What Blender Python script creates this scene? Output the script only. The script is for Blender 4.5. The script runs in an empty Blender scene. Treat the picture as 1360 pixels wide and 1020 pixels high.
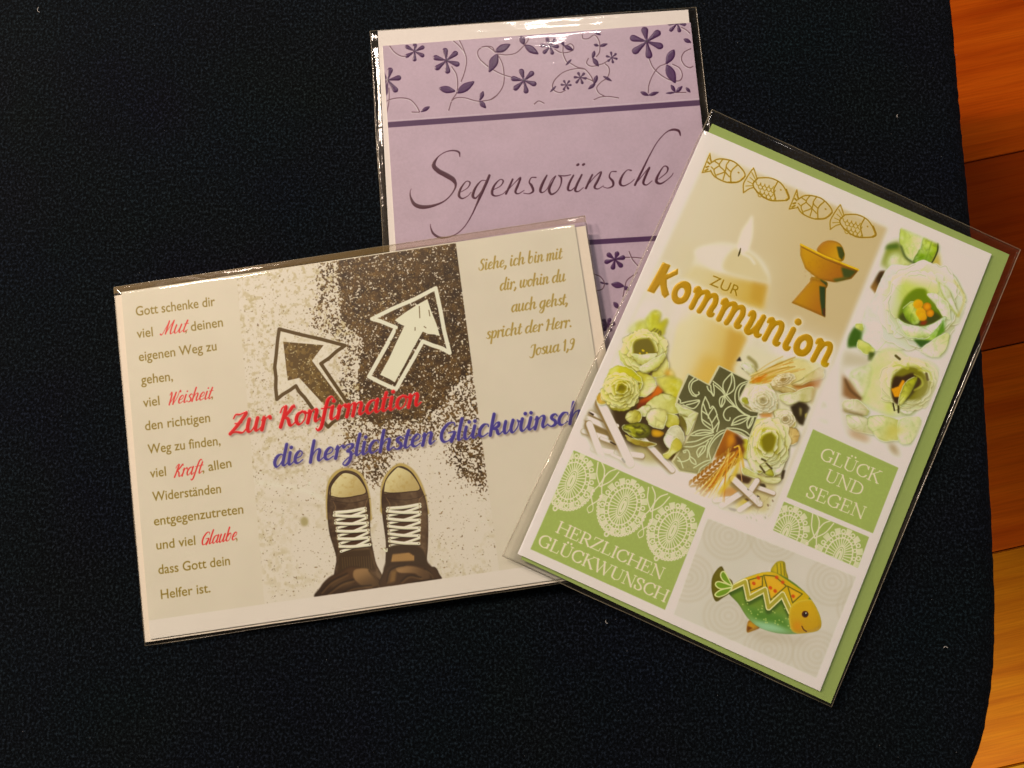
import bpy, bmesh, math, random
import numpy as np
from mathutils import Matrix, Vector

# ------------------------------------------------------------------ camera, light, exposure
SC = bpy.context.scene
COL = SC.collection
F_PX, PW, PH = 1000.0, 1360.0, 1020.0          # focal length and size of the frame, in pixels
TA, TB = math.radians(-6.6), math.radians(-0.01)
CAM_H = 0.2735                                   # metres above the seat
_ca, _sa, _cb, _sb = math.cos(TA), math.sin(TA), math.cos(TB), math.sin(TB)
RW2C = np.array([[1, 0, 0], [0, _ca, -_sa], [0, _sa, _ca]]) @ np.array([[_cb, 0, _sb], [0, 1, 0], [-_sb, 0, _cb]])
CAMP = np.array([0, 0, CAM_H])
cam_d = bpy.data.cameras.new('camera')
cam_d.sensor_width = 36.0
cam_d.lens = 36.0 * F_PX / PW
cam_d.clip_start, cam_d.clip_end = 0.01, 20
cam = bpy.data.objects.new('camera', cam_d)
COL.objects.link(cam)
m4 = Matrix([list(r) for r in RW2C.T]).to_4x4()
m4.translation = Vector(CAMP)
cam.matrix_world = m4
SC.camera = cam

SC.view_settings.view_transform = 'Standard'
SC.view_settings.look = 'None'
SC.view_settings.exposure = -0.10
SC.view_settings.gamma = 1.0
SC.render.use_persistent_data = False
SC.cycles.max_bounces = 8
SC.cycles.transparent_max_bounces = 24
SC.cycles.caustics_reflective = False
SC.cycles.caustics_refractive = False

world = bpy.data.worlds.new('World')
SC.world = world
world.use_nodes = True
bg = world.node_tree.nodes['Background']
bg.inputs['Color'].default_value = (1.0, 0.80, 0.62, 1)      # dim room: walls and ceiling around the chair
bg.inputs['Strength'].default_value = 0.05

def area(name, loc, target, size, power, color, shape='DISK', size_y=None):
    d = bpy.data.lights.new(name, 'AREA')
    d.shape = shape
    d.size = size
    if size_y: d.size_y = size_y
    d.energy = power
    d.color = color
    o = bpy.data.objects.new(name, d)
    COL.objects.link(o)
    o.location = loc
    o.rotation_euler = (Vector(target) - Vector(loc)).to_track_quat('-Z', 'Y').to_euler()
    return o
area('ceiling_lamp', (-0.75, 0.80, 1.00), (0, 0.02, 0), 0.24, 15.0, (1.0, 0.79, 0.65))
area('top_glint_light', (0.06, 0.98, 1.08), (0, 0, 0), 0.17, 4.2, (1.0, 0.88, 0.82))  # unseen light added only for glints along the lilac sleeve's top edge
def bulb(name, loc, power, color, radius):
    d = bpy.data.lights.new(name, 'POINT'); d.energy = power; d.color = color; d.shadow_soft_size = radius
    o = bpy.data.objects.new(name, d); COL.objects.link(o); o.location = loc; return o
BULB = (-1.15, 0.62, 0.74)
bulb('lamp_bulb', BULB, 59.0, (1.0, 0.765, 0.58), 0.012)
def spot(name, loc, target, power, color, angle, blend, radius):
    d = bpy.data.lights.new(name, 'SPOT')
    d.energy = power; d.color = color; d.spot_size = angle; d.spot_blend = blend; d.shadow_soft_size = radius
    o = bpy.data.objects.new(name, d); COL.objects.link(o)
    o.location = loc
    o.rotation_euler = (Vector(target) - Vector(loc)).to_track_quat('-Z', 'Y').to_euler()
    return o
area('corner_glint_light', (0.93, -0.84, 0.69), (0.1, -0.1, 0), 0.20, 2.4, (1.0, 0.90, 0.86))  # added, unseen: puts a highlight on the communion sleeve's lower right corner
spot('floor_lamp', (1.00, -1.05, 0.60), (0.50, -0.66, -0.45), 160, (1.0, 0.84, 0.52), math.radians(48), 1.0, 0.06)

# ------------------------------------------------------------------ pixel -> place
def ray(px, py):
    d = np.array([(px - PW / 2) / F_PX, -(py - PH / 2) / F_PX, -1.0])
    return RW2C.T @ d
def hit(px, py, z):
    d = ray(px, py)
    return CAMP + d * ((z - CAMP[2]) / d[2])

def srgb2lin(c):
    c = np.asarray(c, float)
    return np.where(c <= 0.04045, c / 12.92, ((c + 0.055) / 1.055) ** 2.4)
def lin2srgb(c):
    c = np.clip(c, 0, 1)
    return np.where(c <= 0.0031308, c * 12.92, 1.055 * c ** (1 / 2.4) - 0.055)

class Pack:
    """Frame of one packed card: its plane, with x along the top edge, in metres."""
    def __init__(self, p3, tl, tr, mid):
        pts = [hit(*p) for p in p3]                       # three (px, py, z) on the card's top face
        n = np.cross(pts[1] - pts[0], pts[2] - pts[0]); n /= np.linalg.norm(n)
        if n[2] < 0: n = -n
        self.n, self.p0 = n, pts[0]
        a, b = self.onplane(*tl), self.onplane(*tr)
        self.ux = (b - a) / np.linalg.norm(b - a)
        self.uy = np.cross(n, self.ux)
        self.o = self.onplane(*mid)
        m = Matrix(((self.ux[0], self.uy[0], n[0], self.o[0]), (self.ux[1], self.uy[1], n[1], self.o[1]),
                    (self.ux[2], self.uy[2], n[2], self.o[2]), (0, 0, 0, 1)))
        self.mat = m
    def onplane(self, px, py):
        d = ray(px, py)
        t = np.dot(self.p0 - CAMP, self.n) / np.dot(d, self.n)
        return CAMP + d * t
    def loc(self, px, py, z=0.0):
        """pixel -> local metres, on the plane offset by z along the normal"""
        d = ray(px, py)
        t = np.dot(self.p0 + self.n * z - CAMP, self.n) / np.dot(d, self.n)
        v = CAMP + d * t - self.o
        return (float(np.dot(v, self.ux)), float(np.dot(v, self.uy)))
    def locs(self, pts, z=0.0):
        pts = np.asarray(pts, float)
        d = np.c_[(pts[:, 0] - PW / 2) / F_PX, -(pts[:, 1] - PH / 2) / F_PX, -np.ones(len(pts))] @ RW2C
        t = np.dot(self.p0 + self.n * z - CAMP, self.n) / (d @ self.n)
        v = CAMP + d * t[:, None] - self.o
        return np.c_[v @ self.ux, v @ self.uy]

# ------------------------------------------------------------------ object helpers
def link(name, me, mat=None, parent=None, smooth=False):
    o = bpy.data.objects.new(name, me)
    COL.objects.link(o)
    if mat is not None: me.materials.append(mat)
    if parent is not None: o.parent = parent
    if smooth: me.shade_smooth()
    return o
def mesh(name, verts, faces):
    me = bpy.data.meshes.new(name)
    me.from_pydata([tuple(map(float, v)) for v in verts], [], faces)
    me.update()
    return me
def thing(name, mat4, label, cat, group=None):
    e = bpy.data.objects.new(name, None)
    e.empty_display_size = 0.02
    COL.objects.link(e)
    e.matrix_world = mat4
    e['label'] = label; e['category'] = cat
    if group: e['group'] = group
    return e
def uvmap(me, fn):
    uv = me.uv_layers.new(name='UVMap')
    co = np.empty(len(me.vertices) * 3); me.vertices.foreach_get('co', co); co = co.reshape(-1, 3)
    vi = np.empty(len(me.loops), dtype=np.int32); me.loops.foreach_get('vertex_index', vi)
    uv.data.foreach_set('uv', fn(co)[vi].astype(np.float32).ravel())

def nodes(name):
    m = bpy.data.materials.new(name)
    m.use_nodes = True
    nt = m.node_tree
    return m, nt, nt.nodes['Principled BSDF'], nt.nodes, nt.links

# ------------------------------------------------------------------ flat-print rasteriser (numpy)
RNG = np.random.default_rng(7)
def cr(pts, closed=False, n=6):
    """Catmull-Rom through the points (extra columns, e.g. width, are interpolated too)"""
    p = np.asarray(pts, float)
    if len(p) < 3: return p
    if closed: q = np.vstack([p[-1], p, p[0], p[1]])
    else: q = np.vstack([2 * p[0] - p[1], p, 2 * p[-1] - p[-2]])
    t = np.linspace(0, 1, n, endpoint=False)[:, None]
    out = []
    for i in range(1, len(q) - 2):
        a, b, c, d = q[i - 1], q[i], q[i + 1], q[i + 2]
        out.append(0.5 * (2 * b + (c - a) * t + (2 * a - 5 * b + 4 * c - d) * t ** 2 + (3 * b - a - 3 * c + d) * t ** 3))
    out = np.vstack(out)
    if not closed: out = np.vstack([out, p[-1]])
    return out
def box(a, r):
    if r < 1: return a
    r = int(r)
    for ax in (0, 1):
        p = np.pad(a, [(r + 1, r) if i == ax else (0, 0) for i in range(a.ndim)], mode='edge')
        c = np.cumsum(p, axis=ax)
        n = a.shape[ax]
        hi = np.take(c, range(2 * r + 1, 2 * r + 1 + n), axis=ax); lo = np.take(c, range(0, n), axis=ax)
        a = (hi - lo) / (2 * r + 1)
    return a
def blur(a, s):
    r = max(1, int(round(s * 0.9)))
    return box(box(box(a, r), r), r) if s >= 1.2 else (box(a, 1) * min(1, s) + a * (1 - min(1, s)) if s > 0 else a)
def vnoise(h, w, cell, seed, octaves=3):
    out = np.zeros((h, w)); amp = 1; tot = 0
    for o in range(octaves):
        c = max(cell / 2 ** o, 1.0)
        gh, gw = int(h / c) + 3, int(w / c) + 3
        g = np.random.default_rng(seed + o * 17).random((gh, gw))
        yy = np.arange(h) / c; xx = np.arange(w) / c
        y0 = yy.astype(int); x0 = xx.astype(int)
        fy = yy - y0; fx = xx - x0
        fy = (fy * fy * (3 - 2 * fy))[:, None]; fx = (fx * fx * (3 - 2 * fx))[None]
        a = g[y0][:, x0]; b = g[y0][:, x0 + 1]; cc = g[y0 + 1][:, x0]; d = g[y0 + 1][:, x0 + 1]
        out += amp * ((a * (1 - fx) + b * fx) * (1 - fy) + (cc * (1 - fx) + d * fx) * fy)
        tot += amp; amp *= 0.55
    return out / tot

class Canvas:
    R = 7500.0      # texels per metre
    def __init__(self, pack, quad, base, pad=0.002):
        self.pk = pack
        q = pack.locs(quad)
        self.x0, self.y0 = q.min(0) - pad
        self.x1, self.y1 = q.max(0) + pad
        self.w = int((self.x1 - self.x0) * self.R); self.h = int((self.y1 - self.y0) * self.R)
        self.a = np.empty((self.h, self.w, 3)); self.a[:] = np.array(base) / 255.0
        self.k = self.R * CAM_H / F_PX                      # texels per photo pixel, roughly
        self.frame(0, 0, 1)
        self.clip = None
    def frame(self, ox, oy, s): self.fo, self.fs = (ox, oy), float(s)
    def T(self, pts):
        p = np.asarray(pts, float)
        q = self.pk.locs(np.c_[p[:, 0] / self.fs + self.fo[0], p[:, 1] / self.fs + self.fo[1]])
        return np.c_[(q[:, 0] - self.x0) * self.R, (self.y1 - q[:, 1]) * self.R]
    def L(self, lp):      # local metres -> texels
        lp = np.asarray(lp, float)
        return np.c_[(lp[:, 0] - self.x0) * self.R, (self.y1 - lp[:, 1]) * self.R]
    def cover(self, polys, pad=0):
        """coverage of texel polygons (winding) -> (y0, x0, array)"""
        allp = np.vstack(polys)
        x0 = max(int(np.floor(allp[:, 0].min())) - pad, 0); x1 = min(int(np.ceil(allp[:, 0].max())) + pad + 1, self.w)
        y0 = max(int(np.floor(allp[:, 1].min())) - pad, 0); y1 = min(int(np.ceil(allp[:, 1].max())) + pad + 1, self.h)
        if x1 <= x0 or y1 <= y0: return None
        S = 3
        ys = y0 + (np.arange((y1 - y0) * S) + 0.5) / S
        cov = np.zeros((len(ys), x1 - x0))
        X = np.arange(x0, x1)[None]
        for p in polys:
            q = np.roll(p, -1, 0)
            for (ax, ay), (bx, by) in zip(p, q):
                if ay == by: continue
                lo, hi = (ay, by) if ay < by else (by, ay)
                r0 = int(np.searchsorted(ys, lo)); r1 = int(np.searchsorted(ys, hi))
                if r1 <= r0: continue
                xk = ax + (ys[r0:r1] - ay) * (bx - ax) / (by - ay)
                cov[r0:r1] += (1 if by > ay else -1) * np.clip(X + 1 - xk[:, None], 0, 1)
        cov = np.clip(np.abs(cov), 0, 1)
        return y0, x0, cov.reshape(-1, S, x1 - x0).mean(1)
    def put(self, y0, x0, m, col, alpha=1.0):
        h, w = m.shape
        if self.clip is not None: m = m * self.clip[y0:y0 + h, x0:x0 + w]
        m = (m * alpha)[..., None]
        c = np.asarray(col, float)
        if c.ndim == 1: c = c[None, None] / 255.0
        self.a[y0:y0 + h, x0:x0 + w] = self.a[y0:y0 + h, x0:x0 + w] * (1 - m) + c * m
    def fill(self, pts, col, soft=0.0, smooth=False, col2=None, axis=None, alpha=1.0, n=6, rim=None, rimw=2.0, rima=0.6):
        """pts in frame coords; gradient col->col2 from axis[0] to axis[1] (frame coords); soft = blur in photo px"""
        p = cr(pts, True, n) if smooth else np.asarray(pts, float)
        t = self.T(p)
        s = soft * self.k
        c = self.cover([t], pad=int(3 * s) + 2)
        if c is None: return
        y0, x0, m = c
        if s > 0: m = blur(m, s)
        if col2 is not None:
            A, B = self.T(axis)
            d = B - A; L2 = (d ** 2).sum()
            yy, xx = np.mgrid[y0:y0 + m.shape[0], x0:x0 + m.shape[1]]
            f = np.clip(((xx - A[0]) * d[0] + (yy - A[1]) * d[1]) / L2, 0, 1)[..., None]
            f = f * f * (3 - 2 * f)
            col = (np.array(col) / 255.0) * (1 - f) + (np.array(col2) / 255.0) * f
        self.put(y0, x0, m, col, alpha)
        if rim is not None:
            inner = blur(m, rimw * self.k)
            self.put(y0, x0, m * np.clip((1 - inner) * 1.6, 0, 1), rim, rima)
        return y0, x0, m
    def mstroke(self, M, p, r):
        """polyline p (texels) with radii r (texels), max-blended into mask M"""
        for i in range(len(p) - 1):
            a, b = p[i], p[i + 1]; ra, rb = r[i], r[i + 1]
            R = max(ra, rb) + 1.5
            xa, xb = min(a[0], b[0]) - R, max(a[0], b[0]) + R
            ya, yb = min(a[1], b[1]) - R, max(a[1], b[1]) + R
            X0, X1, Y0, Y1 = max(int(xa), 0), min(int(xb) + 1, self.w), max(int(ya), 0), min(int(yb) + 1, self.h)
            if X1 <= X0 or Y1 <= Y0: continue
            xx = np.arange(X0, X1)[None] + 0.5; yy = np.arange(Y0, Y1)[:, None] + 0.5
            d = b - a; L2 = (d ** 2).sum() + 1e-9
            t = np.clip(((xx - a[0]) * d[0] + (yy - a[1]) * d[1]) / L2, 0, 1)
            dist = np.sqrt((xx - a[0] - t * d[0]) ** 2 + (yy - a[1] - t * d[1]) ** 2)
            m = np.clip(ra + (rb - ra) * t - dist + 0.5, 0, 1)
            v = M[Y0:Y1, X0:X1]
            np.maximum(v, m, out=v)
    def stroke(self, pts, w, col, alpha=1.0, smooth=True, n=6, soft=0, mask=None):
        """pts (x, y) or (x, y, width) in frame coords; widths in photo px"""
        p = np.asarray(pts, float)
        if p.shape[1] == 2: p = np.c_[p, np.full(len(p), w)]
        if smooth: p = cr(p, False, n)
        t = self.T(p[:, :2]); r = p[:, 2] * self.k / 2
        M = np.zeros((self.h, self.w)) if mask is None else mask
        if mask is None:
            # local buffer
            pad = r.max() + 3 + 3 * soft * self.k
            x0 = max(int(t[:, 0].min() - pad), 0); y0 = max(int(t[:, 1].min() - pad), 0)
            x1 = min(int(t[:, 0].max() + pad), self.w); y1 = min(int(t[:, 1].max() + pad), self.h)
            if x1 <= x0 or y1 <= y0: return
            sub = np.zeros((y1 - y0, x1 - x0))
            w_, h_ = self.w, self.h
            self.w, self.h = x1 - x0, y1 - y0
            self.mstroke(sub, t - [x0, y0], r)
            self.w, self.h = w_, h_
            if soft: sub = blur(sub, soft * self.k)
            self.put(y0, x0, sub, col, alpha)
        else:
            self.mstroke(M, t, r)
    def newmask(self): return np.zeros((self.h, self.w))
    def quadmask(self, q, soft=0.0):
        c = self.cover([self.T(q)], pad=int(3 * soft * self.k) + 2)
        M = self.newmask()
        y0, x0, m = c
        if soft: m = blur(m, soft * self.k)
        M[y0:y0 + m.shape[0], x0:x0 + m.shape[1]] = m
        return M
    def paint(self, M, col, alpha=1.0): self.put(0, 0, M, col, alpha)
    def uv(self, co): return np.c_[(co[:, 0] - self.x0) / (self.x1 - self.x0), (co[:, 1] - self.y0) / (self.y1 - self.y0)]
    def image(self, name, white, sat=1.15):
        """colours were noted as they look under the warm lamp: divide the lamp's colour out to get the paper's own"""
        lin = srgb2lin(np.clip(self.a, 0, 1)) / srgb2lin(np.array(white) / 255.0) * 0.80
        lum = lin @ np.array([.3, .6, .1]); lin = np.clip(lum[..., None] + (lin - lum[..., None]) * sat, 0, 1)
        lin = .8 * (lin / .8) ** 1.14
        s = lin2srgb(np.clip(lin, 0, 0.93))
        rgba = np.ones((self.h, self.w, 4), np.float32)
        rgba[..., :3] = s[::-1]
        im = bpy.data.images.new(name, self.w, self.h)
        im.pixels.foreach_set(rgba.ravel())
        im.pack()
        return im
    def relief(self, name, M, mat, parent, h=0.00015, step=2, soft=1.0, lift=0.0):
        """raised foil / embossing: a height field cut by the card's own surface"""
        ys, xs = np.where(M > 0.02)
        if len(xs) == 0: return None
        B = blur(M, soft * 1.3)
        x0, x1 = max(xs.min() - 6, 0), min(xs.max() + 7, self.w - 1); y0, y1 = max(ys.min() - 6, 0), min(ys.max() + 7, self.h - 1)
        gy = np.arange(y0, y1, step); gx = np.arange(x0, x1, step)
        m = B[np.ix_(gy, gx)]
        keep = m > 0.12
        cell = keep[:-1, :-1] | keep[1:, :-1] | keep[:-1, 1:] | keep[1:, 1:]
        used = np.zeros(m.shape, bool)
        used[:-1, :-1] |= cell; used[1:, :-1] |= cell; used[:-1, 1:] |= cell; used[1:, 1:] |= cell
        idx = -np.ones(m.shape, int); idx[used] = np.arange(used.sum())
        iy, ix = np.where(used)
        z = np.clip((m[iy, ix] - 0.42) * 1.9, -0.45, 1.0) * h + lift
        V = np.c_[self.x0 + (gx[ix] + 0.5) / self.R, self.y1 - (gy[iy] + 0.5) / self.R, z]
        cy, cx = np.where(cell)
        Fc = np.c_[idx[cy, cx], idx[cy + 1, cx], idx[cy + 1, cx + 1], idx[cy, cx + 1]]
        me = mesh(name, V, Fc.tolist())
        uvmap(me, self.uv)
        return link(name, me, mat, parent, smooth=True)
# ------------------------------------------------------------------ lettering
# pen skeletons: baseline 0, x-height 1; (advance, strokes). Down strokes come out thick, up strokes thin.
BOWL = [(.62, .80), (.45, .99), (.2, .85), (.06, .4), (.2, .0), (.42, .14), (.6, .6), (.65, .95)]
TAIL = [(.66, 1), (.62, .5), (.62, .14), (.74, .0), (.93, .22)]
SCRIPT = {
 'a': (.92, [BOWL, TAIL]),
 'b': (.82, [[(.14, 1.75), (.1, 1), (.08, .25), (.26, 0), (.5, .15), (.6, .6), (.5, .96), (.3, .9), (.12, .6)]]),
 'c': (.66, [[(.56, .78), (.5, .97), (.28, .98), (.08, .6), (.1, .15), (.3, 0), (.58, .22)]]),
 'd': (.92, [BOWL, [(.76, 1.75), (.68, 1.0), (.62, .4), (.62, .12), (.75, 0), (.93, .22)]]),
 'e': (.66, [[(.1, .42), (.42, .55), (.5, .84), (.32, 1), (.1, .68), (.08, .2), (.28, 0), (.58, .22)]]),
 'f': (.55, [[(.68, 1.62), (.54, 1.8), (.36, 1.6), (.26, 1.0), (.18, .2), (.1, -.5), (-.08, -.72), (-.2, -.55)], [(.02, .95), (.55, .98)]]),
 'g': (.88, [BOWL, [(.66, 1), (.6, .2), (.54, -.4), (.32, -.74), (.08, -.6), (.16, -.3), (.5, -.02), (.88, .28)]]),
 'h': (.88, [[(.16, 1.75), (.11, 1), (.07, 0)], [(.1, .35), (.3, .88), (.48, 1), (.58, .82), (.53, .3), (.62, .02), (.86, .24)]]),
 'i': (.42, [[(.12, 1), (.08, .4), (.1, .08), (.22, 0), (.43, .22)], 'dot', (.16, 1.42)]),
 'k': (.80, [[(.16, 1.75), (.11, 1), (.07, 0)], [(.1, .45), (.34, .95), (.5, .95), (.48, .68), (.2, .52)], [(.2, .52), (.42, .4), (.5, .1), (.62, 0), (.8, .22)]]),
 'l': (.42, [[(.2, 1.75), (.12, .9), (.1, .15), (.22, 0), (.43, .22)]]),
 'm': (1.16, [[(.0, .75), (.08, .98), (.13, .7), (.06, 0)], [(.08, .35), (.26, .9), (.42, 1), (.48, .75), (.42, 0)], [(.44, .35), (.62, .9), (.78, 1), (.87, .8), (.82, .3), (.9, .02), (1.14, .24)]]),
 'n': (.80, [[(.0, .75), (.08, .98), (.13, .7), (.06, 0)], [(.08, .35), (.28, .9), (.45, 1), (.54, .8), (.49, .3), (.57, .02), (.8, .24)]]),
 'o': (.70, [[(.36, .98), (.12, .8), (.05, .35), (.22, 0), (.45, .12), (.58, .55), (.46, .93), (.34, .99)], [(.5, .9), (.6, .8), (.74, .85)]]),
 'p': (.74, [[(.04, .8), (.12, 1), (.14, .7), (.05, -.75)], [(.1, .3), (.3, .92), (.5, .98), (.6, .6), (.45, .1), (.25, 0), (.12, .15)]]),
 'r': (.56, [[(.0, .75), (.1, 1), (.13, .7), (.07, 0)], [(.1, .4), (.25, .85), (.42, 1.0), (.5, .84)]]),
 's': (.58, [[(.5, .82), (.38, 1), (.2, .88), (.2, .66), (.42, .4), (.42, .12), (.22, 0), (.02, .16)], [(.3, .02), (.58, .2)]]),
 't': (.48, [[(.24, 1.42), (.14, .7), (.12, .15), (.26, 0), (.48, .24)], [(.0, 1), (.42, 1.02)]]),
 'u': (.84, [[(.08, 1), (.04, .4), (.1, .05), (.25, 0), (.43, .35), (.54, .95)], [(.58, 1), (.52, .4), (.53, .1), (.65, 0), (.84, .22)]]),
 'w': (1.0, [[(.02, .85), (.1, 1), (.06, .4), (.12, .05), (.26, 0), (.42, .4), (.5, .95)], [(.53, 1), (.46, .4), (.52, .05), (.66, 0), (.85, .4), (.86, .85), (.78, .98)], [(.84, .85), (1.0, .8)]]),
 'z': (.66, [[(.03, .82), (.14, 1), (.44, 1), (.46, .74), (.2, .46), (.42, .3), (.42, -.3), (.2, -.7), (.0, -.56), (.2, -.22), (.64, .2)]]),
 ',': (.30, [[(.14, .1), (.14, -.04), (.02, -.3)]]), '.': (.28, ['dot', (.12, .07)]),
 'Z': (1.02, [[(.16, 1.22), (.26, 1.5), (.5, 1.48), (.88, 1.54), (.5, .75), (.05, .04)], [(.05, .04), (.4, .13), (.78, 0), (.98, .26)], [(.28, .8), (.68, .8)]]),
 'K': (1.02, [[(.06, 1.15), (.16, 1.5), (.36, 1.55), (.28, .8), (.16, 0)], [(.92, 1.36), (.82, 1.55), (.6, 1.15), (.3, .76)], [(.3, .76), (.56, .55), (.68, .12), (.82, 0), (1.04, .24)]]),
 'G': (1.02, [[(.84, 1.25), (.74, 1.54), (.42, 1.5), (.14, 1.0), (.1, .4), (.3, .02), (.6, .12), (.76, .5)], [(.5, .72), (.84, .74), (.8, .3), (.72, -.02)]]),
 'S': (.84, [[(.76, 1.3), (.62, 1.58), (.36, 1.46), (.3, 1.12), (.55, .78), (.6, .3), (.36, 0), (.1, .12), (.04, .4)]]),
 'H': (1.08, [[(.02, 1.2), (.14, 1.52), (.26, 1.4), (.22, .7), (.1, 0)], [(.9, 1.58), (.82, .8), (.76, .12), (.9, 0), (1.06, .2)], [(.15, .78), (.85, .8)]]),
 'J': (.78, [[(.1, 1.2), (.25, 1.5), (.62, 1.5)], [(.62, 1.5), (.56, .7), (.45, -.1), (.2, -.3), (.0, -.1)]]),
 '1': (.46, [[(.0, 1.2), (.22, 1.5)], [(.22, 1.5), (.18, 0)]]), '9': (.74, [[(.55, 1.1), (.35, .8), (.12, 1.0), (.14, 1.38), (.4, 1.52), (.56, 1.3), (.52, .7), (.32, .05), (.08, .0)]]),
 'M': (1.22, [[(-.1, .1), (.08, .0), (.3, .8), (.46, 1.6)], [(.46, 1.6), (.44, .8), (.42, .05)], [(.42, .05), (.7, 1.0), (.92, 1.6)], [(.92, 1.6), (.86, .6), (.9, .05), (1.04, 0), (1.2, .22)]]),
 'W': (1.26, [[(.02, 1.25), (.14, 1.6), (.26, 1.2), (.24, 0)], [(.24, 0), (.56, .9), (.72, 1.5)], [(.72, 1.5), (.66, .7), (.68, 0)], [(.68, 0), (1.0, .8), (1.14, 1.65), (1.26, 1.5)]]),
 ' ': (.40, []),
}
SCRIPT['ü'] = (SCRIPT['u'][0], SCRIPT['u'][1] + ['dot', (.22, 1.4), 'dot', (.56, 1.4)])
# slim capitals with serifs: strokes carry their own width class (1 thick, 0 thin), height 1
def _sf(x, y, l=.13): return (0, [(x - l, y), (x + l, y)])
SERIF = {
 'G': (.86, [(1, [(.72, .78), (.62, .95), (.42, 1.0), (.16, .82), (.07, .5), (.16, .16), (.42, 0), (.62, .05), (.7, .14)]), (1, [(.71, .4), (.71, .08)]), _sf(.68, .4, .12), (0, [(.73, 1.0), (.72, .72)])]),
 'L': (.68, [(1, [(.16, 0), (.16, 1)]), _sf(.16, 1), (0, [(.04, 0), (.6, 0), (.63, .26)])]),
 'U': (.86, [(1, [(.16, 1), (.16, .4), (.2, .12), (.42, 0)]), (0, [(.42, 0), (.64, .1), (.7, .4), (.7, 1)]), _sf(.16, 1), _sf(.7, 1, .1)]),
 'C': (.80, [(1, [(.7, .78), (.6, .95), (.42, 1.0), (.16, .82), (.07, .5), (.16, .16), (.42, 0), (.62, .06), (.72, .22)]), (0, [(.71, 1.0), (.71, .72)])]),
 'K': (.82, [(1, [(.16, 0), (.16, 1)]), _sf(.16, 1), _sf(.16, 0), (0, [(.66, 1), (.18, .46)]), (1, [(.32, .6), (.72, 0)]), _sf(.66, 1, .1), _sf(.72, 0, .1)]),
 'N': (.90, [(0, [(.16, 0), (.16, 1)]), (1, [(.14, 1), (.74, 0)]), (0, [(.74, 0), (.74, 1)]), _sf(.12, 1, .08), _sf(.16, 0, .1), _sf(.74, 1, .1)]),
 'D': (.88, [(1, [(.16, 0), (.16, 1)]), (1, [(.05, 1), (.4, 1.0), (.7, .82), (.78, .5), (.7, .18), (.4, 0), (.05, 0)])]),
 'S': (.62, [(1, [(.5, .78), (.42, .95), (.28, 1), (.11, .88), (.12, .66), (.4, .42), (.5, .2), (.38, .02), (.22, 0), (.08, .1), (.06, .25)]), (0, [(.5, 1), (.5, .75)]), (0, [(.06, 0), (.06, .27)])]),
 'E': (.70, [(1, [(.16, 0), (.16, 1)]), (0, [(.04, 1), (.58, 1), (.59, .78)]), (0, [(.16, .52), (.45, .52)]), (0, [(.45, .62), (.45, .42)]), (0, [(.04, 0), (.6, 0), (.63, .24)])]),
 'H': (.94, [(1, [(.16, 0), (.16, 1)]), (1, [(.78, 0), (.78, 1)]), (0, [(.16, .52), (.78, .52)]), _sf(.16, 1), _sf(.16, 0), _sf(.78, 1), _sf(.78, 0)]),
 'R': (.80, [(1, [(.16, 0), (.16, 1)]), (1, [(.05, 1), (.4, 1.0), (.58, .88), (.58, .62), (.4, .5), (.16, .5)]), (1, [(.36, .5), (.7, 0)]), _sf(.16, 0), _sf(.74, 0, .08)]),
 'Z': (.76, [(0, [(.1, .76), (.12, 1), (.64, 1)]), (1, [(.64, 1), (.08, 0)]), (0, [(.08, 0), (.66, 0), (.68, .26)])]),
 'I': (.36, [(1, [(.18, 0), (.18, 1)]), _sf(.18, 1), _sf(.18, 0)]),
 'W': (1.2, [(1, [(.08, 1), (.36, 0)]), (0, [(.36, 0), (.6, .9)]), (1, [(.56, 1), (.84, 0)]), (0, [(.84, 0), (1.1, 1)]), _sf(.08, 1, .1), _sf(.56, 1, .1), _sf(1.1, 1, .1)]),
 ' ': (.3, []),
}
SERIF['Ü'] = (SERIF['U'][0], SERIF['U'][1] + ['dot', (.3, 1.22), 'dot', (.54, 1.22)])

def _place(p0, p1, total, yh, shear):
    """glyph units -> frame coords: baseline runs p0..p1, one unit of height is yh"""
    p0 = np.array(p0, float); p1 = np.array(p1, float)
    d = p1 - p0; L = np.hypot(*d); d /= L
    up = np.array([d[1], -d[0]])
    sx = L / total
    return lambda q: p0 + np.asarray(q)[:, :1] * 0 + (np.asarray(q)[:, :1] * sx + np.asarray(q)[:, 1:2] * yh * shear) * d + np.asarray(q)[:, 1:2] * yh * up

def script_text(cv, text, p0, p1, xh, col, thick, thin, shear=.3, mask=None, alpha=1.0, dark=None):
    total = sum(SCRIPT[c][0] for c in text) - .12
    fn = _place(p0, p1, total, xh, shear)
    M = cv.newmask() if mask is None else mask
    x = 0
    for c in text:
        adv, st = SCRIPT[c]
        i = 0
        while i < len(st):
            s = st[i]
            if isinstance(s, str):
                q = fn([(st[i + 1][0] + x, st[i + 1][1])])
                cv.mstroke(M, cv.T(np.vstack([q, q + .01])), np.array([thick, thick]) * cv.k * .56)
                i += 2; continue
            p = cr(np.array(s, float), False, 7)
            dv = np.gradient(p, axis=0)
            a = dv / (np.hypot(dv[:, 0], dv[:, 1])[:, None] + 1e-9)
            f = np.clip(-a[:, 1], 0, 1) ** .8
            w = thin + (thick - thin) * f
            w = np.convolve(np.pad(w, 2, mode='edge'), np.ones(5) / 5, 'valid')
            q = fn(p + [x, 0])
            cv.mstroke(M, cv.T(q), w * cv.k / 2)
            i += 1
        x += adv
    if mask is None: cv.paint(M, col, alpha)
    return M
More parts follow.
